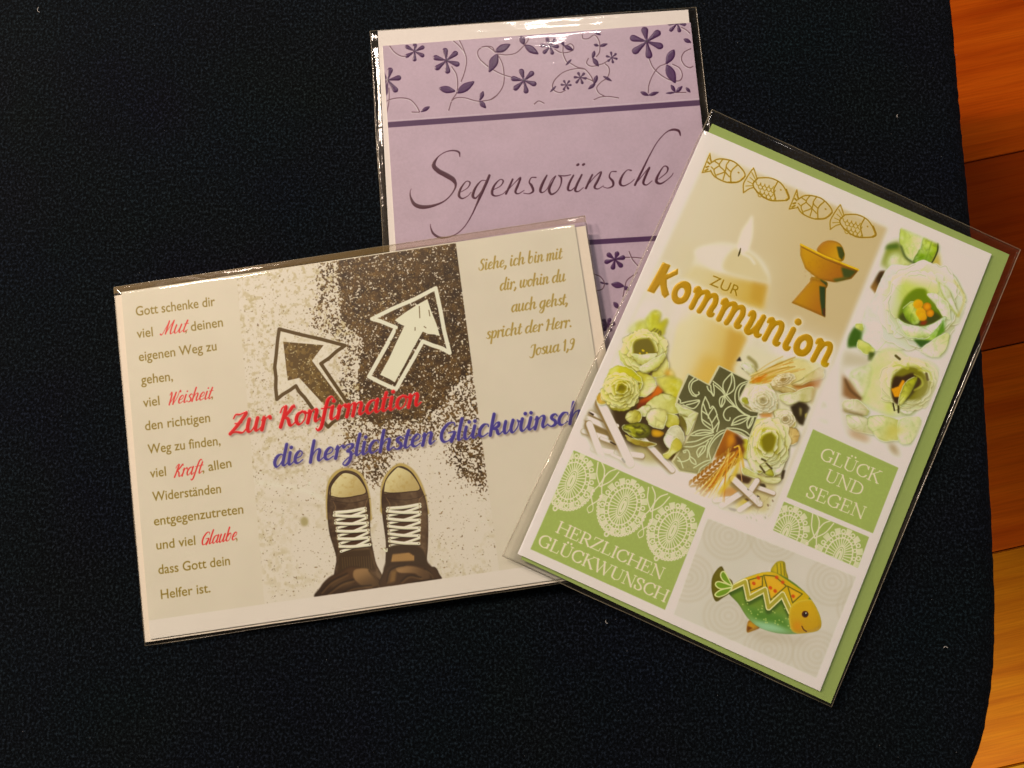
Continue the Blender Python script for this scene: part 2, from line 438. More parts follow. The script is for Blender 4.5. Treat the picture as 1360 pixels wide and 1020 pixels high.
def serif_text(cv, text, p0, p1, h, col, thick, thin, shear=0, alpha=1.0, spread=0.0):
    total = sum(SERIF[c][0] + spread for c in text) - spread
    fn = _place(p0, p1, total, h, shear)
    M = cv.newmask(); x = 0
    for c in text:
        adv, st = SERIF[c]
        i = 0
        while i < len(st):
            s = st[i]
            if isinstance(s, str):
                q = fn([(st[i + 1][0] + x, st[i + 1][1])])
                cv.mstroke(M, cv.T(np.vstack([q, q + .01])), np.array([thick, thick]) * cv.k * .6)
                i += 2; continue
            k, pts = s
            p = np.array(pts, float)
            if k and len(p) > 3:
                p = cr(p, False, 6)
                dv = np.gradient(p, axis=0)
                f = np.abs(dv[:, 1]) / (np.hypot(dv[:, 0], dv[:, 1]) + 1e-9)
                w = thin + (thick - thin) * f
            else:
                if k == 0 and len(p) > 3: p = cr(p, False, 6)
                w = np.full(len(p), thick if k else thin)
            cv.mstroke(M, cv.T(fn(p + [x, 0])), w * cv.k / 2)
            i += 1
        x += adv + spread
    cv.paint(M, col, alpha)
    return M
_GL = {}
def sans_text(cv, text, p0, p1, cap, col, bold=0.0, alpha=1.0, shear=0.0, M=None):
    """Blender's built-in face, laid along a baseline"""
    cu = bpy.data.curves.new('t', 'FONT'); cu.body = text; cu.size = 1.0; cu.resolution_u = 4
    cu.offset = bold
    o = bpy.data.objects.new('t', cu); COL.objects.link(o)
    dg = bpy.context.evaluated_depsgraph_get()
    me = o.evaluated_get(dg).to_mesh()
    me.calc_loop_triangles()
    v = np.array([x.co[:2] for x in me.vertices]); tri = np.array([t.vertices[:] for t in me.loop_triangles])
    o.evaluated_get(dg).to_mesh_clear()
    COL.objects.unlink(o); bpy.data.objects.remove(o); bpy.data.curves.remove(cu)
    x0, x1 = v[:, 0].min(), v[:, 0].max()
    v = np.c_[v[:, 0] - x0, v[:, 1] / .70]
    fn = _place(p0, p1, x1 - x0, cap, shear)
    t = cv.T(fn(v))
    acc = cv.newmask() if M is None else M
    X0 = int(t[:, 0].min()) - 2; X1 = int(t[:, 0].max()) + 3; Y0 = int(t[:, 1].min()) - 2; Y1 = int(t[:, 1].max()) + 3
    for a in tri:
        c = cv.cover([t[a]])
        if c is None: continue
        y, x, m = c
        acc[y:y + m.shape[0], x:x + m.shape[1]] += m
    np.clip(acc, 0, 1, out=acc)
    if M is None: cv.paint(acc, col, alpha)
    return acc
# ------------------------------------------------------------------ the three packs: where they lie
ZP, ZC = 0.0018, 0.0031
pk_P = Pack([(510, 61, .0020), (917, 30, .0020), (540, 600, .0018)], (510, 61), (917, 30), (700, 300))
pk_C = Pack([(161, 388, .0020), (763, 298, .0056), (198, 824, .0019)], (161, 388), (763, 298), (480, 560))
pk_K = Pack([(935, 173, .0068), (687.5, 735.5, .0076), (1089, 918, .0038)], (687.5, 735.5), (1089, 918), (1010, 540))

def quad_from(pk, tl, tr, bl=None, h=None, z=0.0):
    """local corner points TL, TR, BR, BL of a rectangle-ish sheet"""
    a = np.array(pk.loc(*tl, z)); b = np.array(pk.loc(*tr, z))
    if bl is not None:
        d = np.array(pk.loc(*bl, z))
    else:
        u = (b - a) / np.linalg.norm(b - a); d = a + np.array([u[1], -u[0]]) * h
    return np.array([a, b, b + d - a, d])
# K card
K_CARD = np.array([pk_K.loc(*p) for p in [(935, 173), (1317, 337.5), (1089, 918), (687.5, 735.5)]])
K_ENV = quad_from(pk_K, (946, 164), (1341, 338), z=-.0006, bl=(692, 742.5)); K_ENV[2] = pk_K.loc(1103.5, 934.5, -.0006)
K_SLV = np.array([pk_K.loc(*p) for p in [(946.5, 144.5), (1357, 331), (1105.5, 939.5), (667, 739)]])
C_CARD = quad_from(pk_C, (161, 388), (763, 298), bl=(199.6, 849))
C_ENV = quad_from(pk_C, (152, 393), (777.5, 300), bl=(193, 853), z=-.0006)
C_SLV = quad_from(pk_C, (150, 381), (777, 285.5), bl=(191.5, 858))
P_CARD = quad_from(pk_P, (508.3, 61), (917, 30), h=.1705)
P_ENV = quad_from(pk_P, (501.5, 40), (914, 12.5), h=.1760, z=-.0006)
P_SLV = quad_from(pk_P, (491, 40), (925, 8), h=.1815)
# ------------------------------------------------------------------ print of the lilac card
cvP = Canvas(pk_P, [(500, 55), (925, 20), (960, 600), (530, 640)], (184, 154, 161))
P_white = (223, 200, 190)
h_, w_ = cvP.h, cvP.w
cvP.a *= (1 + .05 * (vnoise(h_, w_, 60, 3)[..., None] - .5)) * (1 + .05 * (vnoise(h_, w_, 5, 4)[..., None] - .5))
def pband(a, b, w):
    cvP.frame(0, 0, 1); cvP.stroke([a, b], w, (78, 42, 76), smooth=False)
PETAL = (84, 46, 84); PETD = (54, 22, 50)
reliefs_P = []          # (name, mask)
tendL = []
def clipP(M): return M
def flowerP(fr, c, tips, w):
    cvP.frame(*fr)
    M = cvP.newmask()
    c = np.array(c, float)
    for t in tips:
        t = np.array(t, float); d = t - c; L = np.hypot(*d); u = d / L
        W = w / fr[2]
        b = c + d * .12; m1 = c + d * .45; m2 = c + d * .78; e = t - u * w * .42
        cvP.stroke(np.array([[*b, W * .30], [*m1, W * .62], [*m2, W * .98], [*e, W * .84]]), 1, PETAL, mask=M)
    cvP.stroke([c - 1, c + 1], w * .5 / fr[2], PETAL, smooth=False, mask=M)
    cvP.paint(M, PETAL)
    cvP.paint(M * np.clip(1.25 - blur(M, 1.2 * cvP.k) * 1.25, 0, 1), PETD, .8)
    for t in tips:
        cvP.stroke([c, c + (np.array(t) - c) * .55], .7, PETD, .55)
    cvP.stroke([c - 1, c + 1], w * .3 / fr[2], PETD, smooth=False)
    reliefs_P.append(('embossed_flower', M))
def leafP(fr, a, b, w):
    cvP.frame(*fr)
    a = np.array(a, float); b = np.array(b, float); d = b - a; L = np.hypot(*d); n = np.array([-d[1], d[0]]) / L * w * .5
    pts = [a, a + d * .22 + n * .75, a + d * .5 + n, a + d * .8 + n * .6, b, b - d * .2 - n * .6, a + d * .5 - n, a + d * .22 - n * .75]
    M = cvP.newmask(); c = cvP.cover([cvP.T(cr(pts, True, 5))], pad=2)
    if c is None: return
    y, x, m = c; M[y:y + m.shape[0], x:x + m.shape[1]] = m
    cvP.paint(M, PETAL)
    cvP.paint(M * np.clip(1.2 - blur(M, 1.3 * cvP.k) * 1.2, 0, 1), PETD, .8)
    cvP.stroke([a + d * .1, a + d * .85], .6, PETD, .5)
    reliefs_P.append(('embossed_leaf', M))
def tendP(fr, *lines):
    cvP.frame(*fr)
    for l in lines:
        M = cvP.newmask(); tendL.append(M)
        cvP.stroke([(x - 6, y + 7) for x, y in l], 1.5, (226, 206, 200), .6)
        cvP.stroke(l, 1.5, (104, 68, 78), .92)
        cvP.stroke(l, 1.5, 0, mask=M)
F5, F6, F7, F8, F9 = (500, 30, 8.5), (640, 20, 8.5), (780, 20, 8.5), (780, 300, 8.5), (770, 400, 8.5)
tendP(F5, [(150, 265), (200, 330), (270, 375), (340, 385)], [(850, 500), (900, 580), (915, 680), (905, 790), (850, 880), (815, 990)],
      [(860, 200), (930, 260), (1000, 350), (1015, 450), (990, 570), (955, 665)], [(935, 200), (970, 270), (1000, 350)],
      [(140, 740), (140, 880), (115, 1020)], [(50, 930), (150, 870), (270, 850), (380, 870), (450, 940), (485, 1005)],
      [(850, 880), (900, 850), (1000, 850), (1130, 885), (1260, 880), (1360, 820)],
      [(1330, 320), (1300, 275), (1220, 270), (1150, 310), (1145, 370), (1190, 440), (1260, 495)], [(400, 1010), (480, 1012)], [(50, 1015), (110, 1020)])
tendP(F6, [(0, 360), (60, 355), (110, 385), (150, 420)], [(180, 440), (280, 450), (380, 430), (450, 370), (510, 300), (545, 230)],
      [(180, 450), (230, 550), (250, 680), (240, 790), (190, 880), (110, 950), (0, 970)], [(0, 520), (60, 575), (130, 620), (230, 670), (330, 700)],
      [(820, 385), (880, 420), (950, 425), (1020, 400), (1035, 360), (1000, 325), (950, 345)], [(915, 350), (915, 430), (940, 500), (965, 540)],
      [(1000, 545), (1080, 590), (1160, 610), (1230, 690), (1250, 740)], [(1160, 610), (1060, 605), (930, 640), (840, 710), (795, 790), (815, 850), (880, 875), (940, 850)],
      [(1180, 715), (1230, 735), (1255, 750)], [(590, 1005), (640, 970), (700, 995)],
      [(1130, 220), (1140, 265), (1200, 265), (1270, 225), (1320, 290), (1330, 370), (1320, 430), (1290, 470)],
      [(1200, 490), (1180, 540), (1220, 575), (1280, 575), (1360, 555)])
tendP(F7, [(695, 490), (740, 590), (820, 670), (900, 720), (960, 740), (1040, 740), (1070, 680), (1040, 600), (960, 555)],
      [(885, 550), (800, 590), (730, 690), (690, 800), (685, 880)], [(1060, 140), (1110, 165), (1155, 205)],
      [(1165, 380), (1090, 420), (1060, 490), (1090, 560), (1150, 595), (1190, 580)], [(225, 520), (170, 550), (120, 560)],
      [(200, 550), (240, 590), (245, 650), (220, 710), (150, 760), (105, 820), (130, 880), (200, 920)], [(75, 955), (150, 925), (250, 920), (350, 935)], [(990, 875), (1110, 875)])
tendP(F8, [(415, 355), (520, 355), (620, 365)], [(470, 290), (510, 380), (570, 450)], [(70, 545), (140, 570), (190, 640), (170, 710), (100, 735)],
      [(560, 530), (450, 610), (420, 700), (400, 800)])
flowerP(F5, (430, 325), [(435, 238), (540, 270), (538, 382), (428, 438), (325, 388), (325, 262)], 50)
flowerP(F5, (790, 430), [(770, 288), (912, 330), (935, 478), (805, 575), (662, 528), (640, 388)], 66)
flowerP(F5, (128, 650), [(160, 510), (275, 618), (232, 785), (90, 822), (35, 700), (45, 560)], 66)
flowerP(F6, (475, 740), [(438, 610), (580, 640), (612, 785), (502, 884), (358, 845), (328, 712)], 64)
flowerP(F6, (770, 355), [(728, 258), (825, 268), (868, 356), (798, 445), (690, 434), (655, 340)], 46)
flowerP(F6, (950, 790), [(922, 735), (990, 738), (1012, 790), (978, 838), (918, 848), (888, 785)], 26)
flowerP(F6, (1110, 705), [(1083, 646), (1158, 652), (1184, 716), (1137, 779), (1060, 770), (1036, 700)], 32)
flowerP(F7, (670, 300), [(640, 140), (818, 182), (850, 362), (700, 490), (512, 430), (482, 252)], 84)
flowerP(F7, (275, 480), [(265, 412), (328, 432), (340, 496), (290, 545), (228, 524), (208, 462)], 28)
flowerP(F7, (1015, 95), [(928, 184), (1042, 194), (1112, 108), (905, 100)], 46)
flowerP(F8, (310, 380), [(225, 312), (340, 296), (422, 352), (392, 462), (283, 490), (195, 410)], 56)
flowerP(F9, (310, 270), [(262, 205), (340, 195), (395, 250), (350, 335), (270, 325), (235, 265)], 48)
flowerP((0, 0, 1), (660, 420), [(650, 404), (668, 402), (678, 418), (665, 436), (650, 438), (643, 418)], 8)
for fr, a, b, w in [(F5, (705, 740), (890, 775), 80), (F5, (905, 795), (1105, 665), 92), (F5, (1205, 775), (1165, 880), 50), (F5, (1160, 885), (1235, 965), 56),
    (F5, (602, 948), (500, 1008), 44), (F6, (150, 415), (320, 330), 84), (F6, (172, 440), (80, 645), 102), (F6, (435, 235), (475, 335), 66), (F6, (480, 340), (637, 440), 78),
    (F6, (890, 285), (928, 348), 38), (F6, (925, 345), (1032, 400), 48), (F6, (1010, 500), (945, 567), 26), (F6, (837, 800), (768, 870), 24), (F6, (1300, 680), (1262, 782), 48),
    (F6, (1280, 775), (1198, 836), 40), (F6, (1270, 403), (1247, 490), 40), (F6, (1250, 486), (1318, 580), 52), (F6, (1342, 225), (1262, 190), 28),
    (F7, (980, 390), (888, 552), 88), (F7, (895, 562), (992, 768), 104), (F7, (1085, 270), (1170, 312), 46), (F7, (138, 352), (228, 325), 36), (F7, (72, 332), (130, 348), 32),
    (F7, (178, 690), (276, 746), 32), (F7, (598, 868), (692, 908), 42), (F7, (690, 905), (806, 870), 40), (F7, (885, 882), (992, 874), 24), (F7, (943, 788), (992, 872), 42),
    (F7, (1000, 872), (1072, 803), 44), (F7, (1112, 818), (1162, 874), 36), (F8, (268, 655), (415, 680), 72), (F8, (412, 680), (470, 730), 46),
    (F8, (142, 632), (192, 652), 22), (F8, (196, 650), (240, 655), 22), (F8, (296, 858), (355, 935), 52)]:
    leafP(fr, a, b, w)
pband((495, 167.3), (935, 136), 8.0)
pband((500, 339), (960, 311), 7.0)
cvP.frame(0, 0, 1); cvP.stroke([(495, 162), (935, 130.5)], 1.2, (216, 196, 196), .35, smooth=False)
SEG = cvP.newmask()
def seg(fr, l): cvP.frame(*fr); cvP.stroke(l, 1, 0, mask=SEG, n=10)
S1, S2 = (530, 180, 6.8), (710, 160, 6.8)
seg(S1, [(548, 190, 1.0), (540, 150, 2.6), (490, 135, 1.8), (420, 148, 1.2), (350, 195, 1.6), (312, 265, 5.5), (350, 315, 6.5), (420, 355, 7), (485, 395, 6.5), (510, 450, 3), (480, 520, 1.6), (410, 590, 1.8), (310, 632, 3.5), (210, 645, 5.5), (140, 620, 5), (105, 560, 2.5), (100, 510, 1), (110, 480, .5)])
seg(S1, [(560, 510, .8), (620, 470, 1.2), (640, 425, 2.2), (605, 415, 1.2), (555, 480, 3), (540, 540, 3.6), (570, 568, 2), (620, 545, .9), (650, 510, .7)])
seg(S1, [(780, 405, 1), (740, 410, 1.4), (690, 470, 3), (665, 540, 4), (690, 565, 2.4), (730, 520, 1.2), (790, 420, 1.2)])
seg(S1, [(815, 360, 3.4), (790, 420, 4), (740, 530, 4), (700, 620, 2.6), (660, 710, 1.6), (600, 810, 1.2), (530, 880, 1.2), (450, 915, 1.6), (370, 920, 3), (310, 885, 3), (285, 830, 1.4), (283, 800, .6)])
seg(S1, [(850, 490, .8), (915, 455, 1.2), (940, 410, 2), (910, 398, 1.2), (860, 450, 2.8), (838, 515, 3.6), (865, 545, 2), (930, 530, .9), (970, 495, .8)])
seg(S1, [(1025, 395, 2.6), (1000, 450, 3), (965, 525, 3)]); seg(S1, [(985, 490, 1), (1050, 420, 1), (1095, 380, 2.4), (1075, 440, 3.2), (1050, 505, 3.2), (1075, 525, 1.6), (1130, 495, .8)])
seg(S1, [(1235, 378, 1.8), (1195, 380, 1.4), (1175, 420, 2), (1195, 450, 3.4), (1210, 500, 3), (1175, 525, 1.4), (1125, 520, 1)])
seg(S2, [(110, 495, 2), (75, 560, 3.6), (50, 630, 3.6), (70, 650, 1.6), (110, 620, .9), (150, 540, 1), (190, 500, 1.2), (165, 545, 2), (130, 620, 3.6), (150, 665, 3), (200, 640, 1.4), (235, 580, 1.6), (240, 520, 2.6), (215, 495, 1.4)])
seg(S2, [(215, 495, 1.2), (270, 500, 1.6), (325, 490, 1.2)])
seg(S2, [(350, 495, 2.2), (315, 560, 3), (300, 620, 3.2), (330, 630, 1.6), (380, 580, .9), (420, 510, .9)]); seg(S2, [(425, 490, 2.4), (385, 570, 3.2), (365, 630, 3), (395, 640, 1.4), (440, 605, .8)])
seg(S2, [(385, 402, 3.2), (394, 396, 3.2)]); seg(S2, [(436, 400, 3.2), (445, 394, 3.2)])
seg(S2, [(520, 490, 2.4), (490, 550, 3), (462, 612, 3)]); seg(S2, [(485, 575, 1), (550, 500, 1), (600, 465, 2.2), (570, 540, 3.2), (540, 600, 3), (570, 618, 1.4), (620, 590, .8)])
seg(S2, [(735, 460, 1.8), (690, 465, 1.2), (675, 510, 2.2), (705, 550, 3.4), (705, 590, 2.6), (660, 610, 1.2), (620, 600, .9)])
seg(S2, [(870, 450, 2.2), (835, 448, 1), (790, 500, 2.6), (770, 565, 3.8), (800, 590, 2), (860, 565, 1), (900, 530, .7)])
seg(S2, [(1315, 135, 1.5), (1300, 95, 3.4), (1250, 82, 3), (1190, 105, 1.4), (1110, 190, 1.2), (1040, 310, 1.6), (980, 430, 2.6), (935, 520, 3), (905, 582, 3)])
seg(S2, [(930, 550, 1), (990, 475, 1.1), (1035, 425, 2.4), (1010, 480, 3.2), (980, 560, 3.2), (1010, 582, 1.6), (1060, 545, .8)])
seg(S2, [(1120, 530, .9), (1190, 470, 1.4), (1200, 425, 2.4), (1165, 415, 1.2), (1115, 490, 3), (1098, 550, 4), (1135, 570, 2.6), (1190, 540, 1.2), (1235, 500, 1), (1250, 475, .9)])
cvP.paint(SEG, (78, 36, 52))
# ------------------------------------------------------------------ print of the confirmation card
cvC = Canvas(pk_C, [(150, 380), (785, 285), (860, 800), (190, 860)], (213, 192, 164))
C_white = (223, 200, 182)
cvC.frame(0, 0, 1)
h_, w_ = cvC.h, cvC.w
k_ = cvC.k
n1 = vnoise(h_, w_, 80, 11, 4); n2 = vnoise(h_, w_, 9, 12, 3); n3 = vnoise(h_, w_, 4.5, 13, 2); n4 = vnoise(h_, w_, 22, 14, 3); n5 = vnoise(h_, w_, 3.0, 15, 1)
cvC.a *= 1 + .03 * (n1[..., None] - .5)
PHQ = [(314, 366), (605, 323), (664, 766), (352, 813)]
ph = cvC.quadmask(PHQ, 0)
cvC.clip = ph
cvC.paint(ph, (217, 196, 170))
def smask(poly, soft): return cvC.quadmask(poly, soft)
# pale paving: mottling and fine grit
cvC.paint(np.clip((n1 - .5) * 5, 0, 1) * np.clip((n2 - .42) * 4, 0, 1), (188, 166, 124), .55)
up = smask([(300, 340), (480, 330), (490, 600), (300, 600)], 25)
cvC.paint(np.clip((n3 - .66) * 12, 0, 1) * np.clip((n4 - .40) * 5, 0, 1) * (.35 + .65 * up), (150, 126, 80), .5)
cvC.paint(np.clip((n2 - .56) * 6, 0, 1) * up, (176, 152, 104), .5)
cvC.paint(np.clip((n3 - .70) * 12, 0, 1) * np.clip((n4 - .45) * 6, 0, 1), (236, 224, 200), .5)
# dark wet ground with a gritty border
dark = smask([(443, 330), (620, 310), (641, 486), (606, 512), (585, 546), (548, 560), (500, 566), (474, 560), (476, 446), (452, 428)], 4)
strip = smask([(424, 340), (446, 340), (456, 430), (475, 450), (478, 600), (452, 600), (450, 450), (410, 440)], 5) * .52
blob1 = smask([(468, 540), (575, 540), (610, 500), (660, 480), (655, 560), (560, 585), (500, 620), (470, 625)], 12) * .62
blob2 = smask([(596, 575), (650, 562), (654, 655), (622, 648), (590, 612)], 7) * .70
blob3 = smask([(470, 585), (530, 590), (508, 645), (468, 632)], 7) * .74
tot = np.maximum.reduce([dark, strip, blob1, blob2, blob3])
grit = np.clip((tot - .5 + (n3 - .5) * 1.5 + (n5 - .5) * .7) * 4.2, 0, 1)
DK = np.array([92, 66, 36]) / 255.; DK2 = np.array([58, 38, 18]) / 255.; DK3 = np.array([140, 102, 54]) / 255.
f = np.clip((n4 - .3) * 2.2, 0, 1)[..., None]; g = np.clip((n2 - .45) * 3, 0, 1)[..., None]
cvC.paint(grit, (DK2 * (1 - f) + DK * f) * (1 - .55 * g) + DK3 * .55 * g, 1.0)
cvC.paint(grit * np.clip((n3 - .72) * 9, 0, 1), (190, 160, 110), .55)
cvC.paint(grit * np.clip((n5 - .93) * 20, 0, 1), (232, 214, 176), .9)
cvC.paint(smask([(560, 350), (625, 330), (640, 480), (560, 470)], 12) * grit * .4, (44, 30, 16), .6)
# first arrow
A1, B1, C1 = (140, 360, 3.923), (340, 310, 3.923), (400, 560, 3.776)
def wob(p, a=3.0, closed=True):
    p = np.array(p, float); q = []
    for i in range(len(p) if closed else len(p) - 1):
        s, e = p[i], p[(i + 1) % len(p)]
        for t in (0, .33, .66):
            q.append(s + (e - s) * t + (RNG.normal(0, a, 2) if t else 0))
    if closed: q.append(q[0])
    else: q.append(p[-1])
    return np.array(q)
cvC.frame(*A1)
cvC.fill([(905, 295), (1250, 388), (1120, 482), (1262, 690), (1160, 815), (1000, 600), (893, 672), (880, 500)], (224, 204, 176), alpha=.45)
cvC.fill([(926, 368), (1136, 386), (1075, 466), (1250, 700), (1160, 720), (1010, 556), (950, 570)], (96, 70, 34))
inn = cvC.quadmask([(926, 368), (1136, 386), (1075, 466), (1250, 700), (1160, 720), (1010, 556), (950, 570)])
cvC.paint(inn * np.clip((n2 - .5) * 6, 0, 1), (134, 104, 58), .8); cvC.paint(inn * np.clip((n3 - .7) * 12, 0, 1), (214, 192, 150), .8)
cvC.stroke(wob([(905, 302), (1248, 388), (1122, 482), (1262, 690), (1245, 750), (1160, 812), (1060, 690), (992, 598), (893, 668), (882, 500)], 2.5), 4.6, (92, 68, 34), smooth=False)
# second arrow
cvC.frame(*B1)
cvC.stroke(wob([(935, 285), (1008, 622), (868, 562), (728, 812), (588, 745), (728, 490), (604, 445)], 3), 5.4, (224, 208, 178), smooth=False)
cvC.fill(wob([(722, 452), (892, 342), (958, 535), (868, 512), (722, 776), (646, 736), (772, 482)], 3), (224, 208, 176))
for a, b in [((850, 380), (853, 440)), ((900, 400), (905, 430)), ((730, 500), (730, 520)), ((828, 490), (828, 505)), ((700, 560), (705, 575)), ((875, 485), (885, 492))]:
    cvC.stroke([a, b], 1.0, (96, 70, 36), smooth=False)
cvC.paint(smask([(480, 380), (610, 380), (610, 520), (480, 520)], 3) * np.clip((n3 - .66) * 8, 0, 1), (120, 94, 56), .6)
# trodden paving, a joint and a chewing-gum spot
cvC.frame(0, 0, 1)
cvC.stroke([(340, 640), (400, 650), (440, 668)], 3, (226, 212, 184), .6, soft=2)
cvC.stroke([(350, 662), (430, 672)], 2, (180, 160, 120), .35, soft=1.5)
cvC.fill([(399, 690), (404, 686), (409, 690), (408, 697), (401, 698)], (172, 152, 108), soft=1, smooth=True)
cvC.fill([(362, 755), (365, 754), (365, 758)], (160, 140, 100), soft=.6)
# shoes
cvC.frame(*C1)
def shoe(rim, body, cap, lx, rx, n, s2):
    cvC.fill(rim, (196, 166, 104), smooth=True, soft=.6, rim=(150, 120, 64), rimw=1.5)
    cvC.fill(body, (82, 60, 42), smooth=True, soft=.3, col2=(104, 78, 54), axis=[body[-1], body[len(body) // 3]], rim=(44, 28, 16), rimw=2.0, rima=.8)
    c = cvC.quadmask(cr(body, True)); cvC.paint(c * np.clip((n2 - .5) * 5, 0, 1), (122, 96, 70), .5); cvC.paint(c * np.clip((n4 - .52) * 5, 0, 1), (56, 34, 20), .5)
    cvC.fill(cap, (216, 194, 144), smooth=True, col2=(186, 158, 106), axis=[(cap[2][0] - 20, cap[2][1]), (cap[0][0] + 140, cap[0][1])], soft=.3)
    cc = cvC.quadmask(cr(cap, True)); cvC.paint(cc * np.clip((n2 - .55) * 4, 0, 1), (180, 146, 84), .5)
    cvC.stroke(cr(cap + [cap[0]], False), 1.2, (58, 36, 22), smooth=False)
def tongue(p): cvC.fill(p, (74, 46, 28), soft=.8)
b1 = [(148, 300), (190, 254), (238, 244), (292, 270), (330, 345), (345, 450), (346, 560), (372, 700), (398, 800), (180, 800), (176, 680), (142, 560), (131, 450), (134, 350)]
shoe([(140, 290), (180, 244), (238, 232), (300, 260), (338, 345), (350, 450), (335, 500), (150, 500), (126, 450), (126, 350)], b1,
     [(146, 372), (152, 320), (200, 262), (240, 257), (288, 282), (326, 352), (270, 373), (200, 382)], 0, 0, 6, 0)
tongue([(205, 470), (300, 460), (322, 600), (220, 630)])
b2 = [(412, 320), (440, 262), (492, 222), (552, 250), (598, 325), (630, 420), (636, 560), (628, 690), (605, 770), (440, 770), (424, 600), (405, 450), (403, 370)]
shoe([(404, 310), (434, 252), (494, 208), (562, 242), (610, 325), (632, 420), (620, 470), (420, 470), (398, 400)], b2,
     [(412, 352), (424, 292), (470, 236), (496, 228), (552, 258), (596, 336), (530, 352), (450, 357)], 0, 0, 6, 0)
tongue([(465, 450), (560, 445), (565, 590), (475, 600)])
def laces(L0, L1, R0, R1, n):
    L = [np.array(L0) + (np.array(L1) - L0) * i / (n - 1) for i in range(n)]; R = [np.array(R0) + (np.array(R1) - R0) * i / (n - 1) for i in range(n)]
    def lace(a, b, w=4.2):
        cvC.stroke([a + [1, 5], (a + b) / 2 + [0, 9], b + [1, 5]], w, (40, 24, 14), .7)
        cvC.stroke([a, (a + b) / 2 + [0, 4], b], w, (224, 208, 172))
        cvC.stroke([a + [0, -3], (a + b) / 2 + [0, 1], b + [0, -3]], .8, (244, 232, 206), .8)
    lace(L[0], R[0])
    for i in range(n - 1):
        lace(L[i + 1] + [-3, 0], R[i] + [3, 12], 3.3)
        lace(R[i + 1] + [3, 0], L[i] + [-3, 14], 3.8)
    for q in L + R: cvC.stroke([q - 1, q + 1], 2.6, (230, 216, 182), smooth=False); cvC.stroke([q - .5, q + .5], 1.0, (60, 40, 24), smooth=False)
laces((168, 455), (202, 650), (320, 434), (342, 616), 6)
laces((434, 434), (448, 622), (594, 414), (588, 610), 6)
# socks, turned-up trousers
cvC.fill([(190, 665), (262, 645), (342, 640), (372, 740), (300, 745), (182, 758)], (70, 50, 30), soft=.8)
for x in range(205, 350, 12): cvC.stroke([(x, 680 - (x - 200) * .05), (x + 4, 735)], .9, (112, 86, 54), .5)
cvC.fill([(86, 884), (96, 830), (140, 780), (200, 750), (240, 724), (300, 730), (352, 760), (398, 836)], (88, 60, 38), smooth=True, soft=.6, col2=(58, 38, 24), axis=[(240, 724), (240, 880)], rim=(40, 26, 16))
cvC.fill([(268, 742), (330, 736), (366, 770), (390, 812), (330, 832), (290, 812), (262, 780)], (150, 114, 76), smooth=True, soft=.8, col2=(92, 66, 42), axis=[(300, 740), (340, 830)])
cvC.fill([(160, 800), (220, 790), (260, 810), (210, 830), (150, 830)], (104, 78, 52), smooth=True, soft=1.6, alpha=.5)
cvC.fill([(444, 628), (520, 618), (600, 632), (632, 700), (640, 740), (430, 760), (424, 700)], (62, 42, 26), smooth=True, soft=.8)
cvC.fill([(458, 664), (540, 656), (566, 672), (566, 696), (450, 702)], (176, 134, 84), soft=.8)
for x in range(465, 562, 10): cvC.stroke([(x, 664), (x, 698)], .7, (110, 78, 46), .7)
cvC.fill([(398, 836), (404, 770), (440, 718), (540, 710), (640, 726), (672, 730), (690, 760), (696, 796), (560, 812)], (72, 48, 30), smooth=True, soft=.5, rim=(40, 26, 16))
cvC.fill([(480, 730), (560, 724), (630, 750), (640, 785), (600, 790), (570, 760), (490, 756)], (158, 120, 80), smooth=True, soft=.8, col2=(90, 64, 42), axis=[(480, 730), (640, 790)])
cvC.fill([(450, 750), (480, 740), (470, 800), (440, 810)], (150, 112, 66), soft=1.2, alpha=.7)
for l in ([(100, 850), (150, 800), (230, 760)], [(130, 860), (200, 810), (262, 790)], [(200, 860), (260, 830), (350, 820)], [(340, 745), (372, 790), (392, 830)], [(430, 800), (450, 740), (520, 718)], [(500, 800), (540, 770), (600, 780)], [(620, 736), (650, 760), (660, 800)], [(560, 806), (620, 796), (680, 790)]):
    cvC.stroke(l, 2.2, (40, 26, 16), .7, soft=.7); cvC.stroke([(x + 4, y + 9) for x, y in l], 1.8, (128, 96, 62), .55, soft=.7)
for x0, x1, y in ((150, 345, 395), (412, 628, 380)):
    cvC.stroke([(x0, y), ((x0 + x1) / 2, y + 12), (x1, y - 10)], 1.0, (48, 30, 18), .6)
for l in ([(160, 400), (172, 430), (168, 470), (188, 640)], [(335, 380), (322, 425), (330, 500), (345, 610)], [(425, 380), (445, 420), (432, 470), (446, 620)], [(612, 370), (590, 400), (600, 500), (596, 610)]): cvC.stroke(l, .9, (150, 116, 78), .6)
cvC.stroke([(412, 636), (428, 650), (430, 636)], 1.6, (226, 212, 176))
cvC.clip = None
# white margin below the picture
cvC.frame(0, 0, 1)
M = cvC.quadmask([(150, 831), (196, 824), (900, 723.5), (900, 820), (150, 880)], .3); cvC.paint(M, (221, 200, 177))
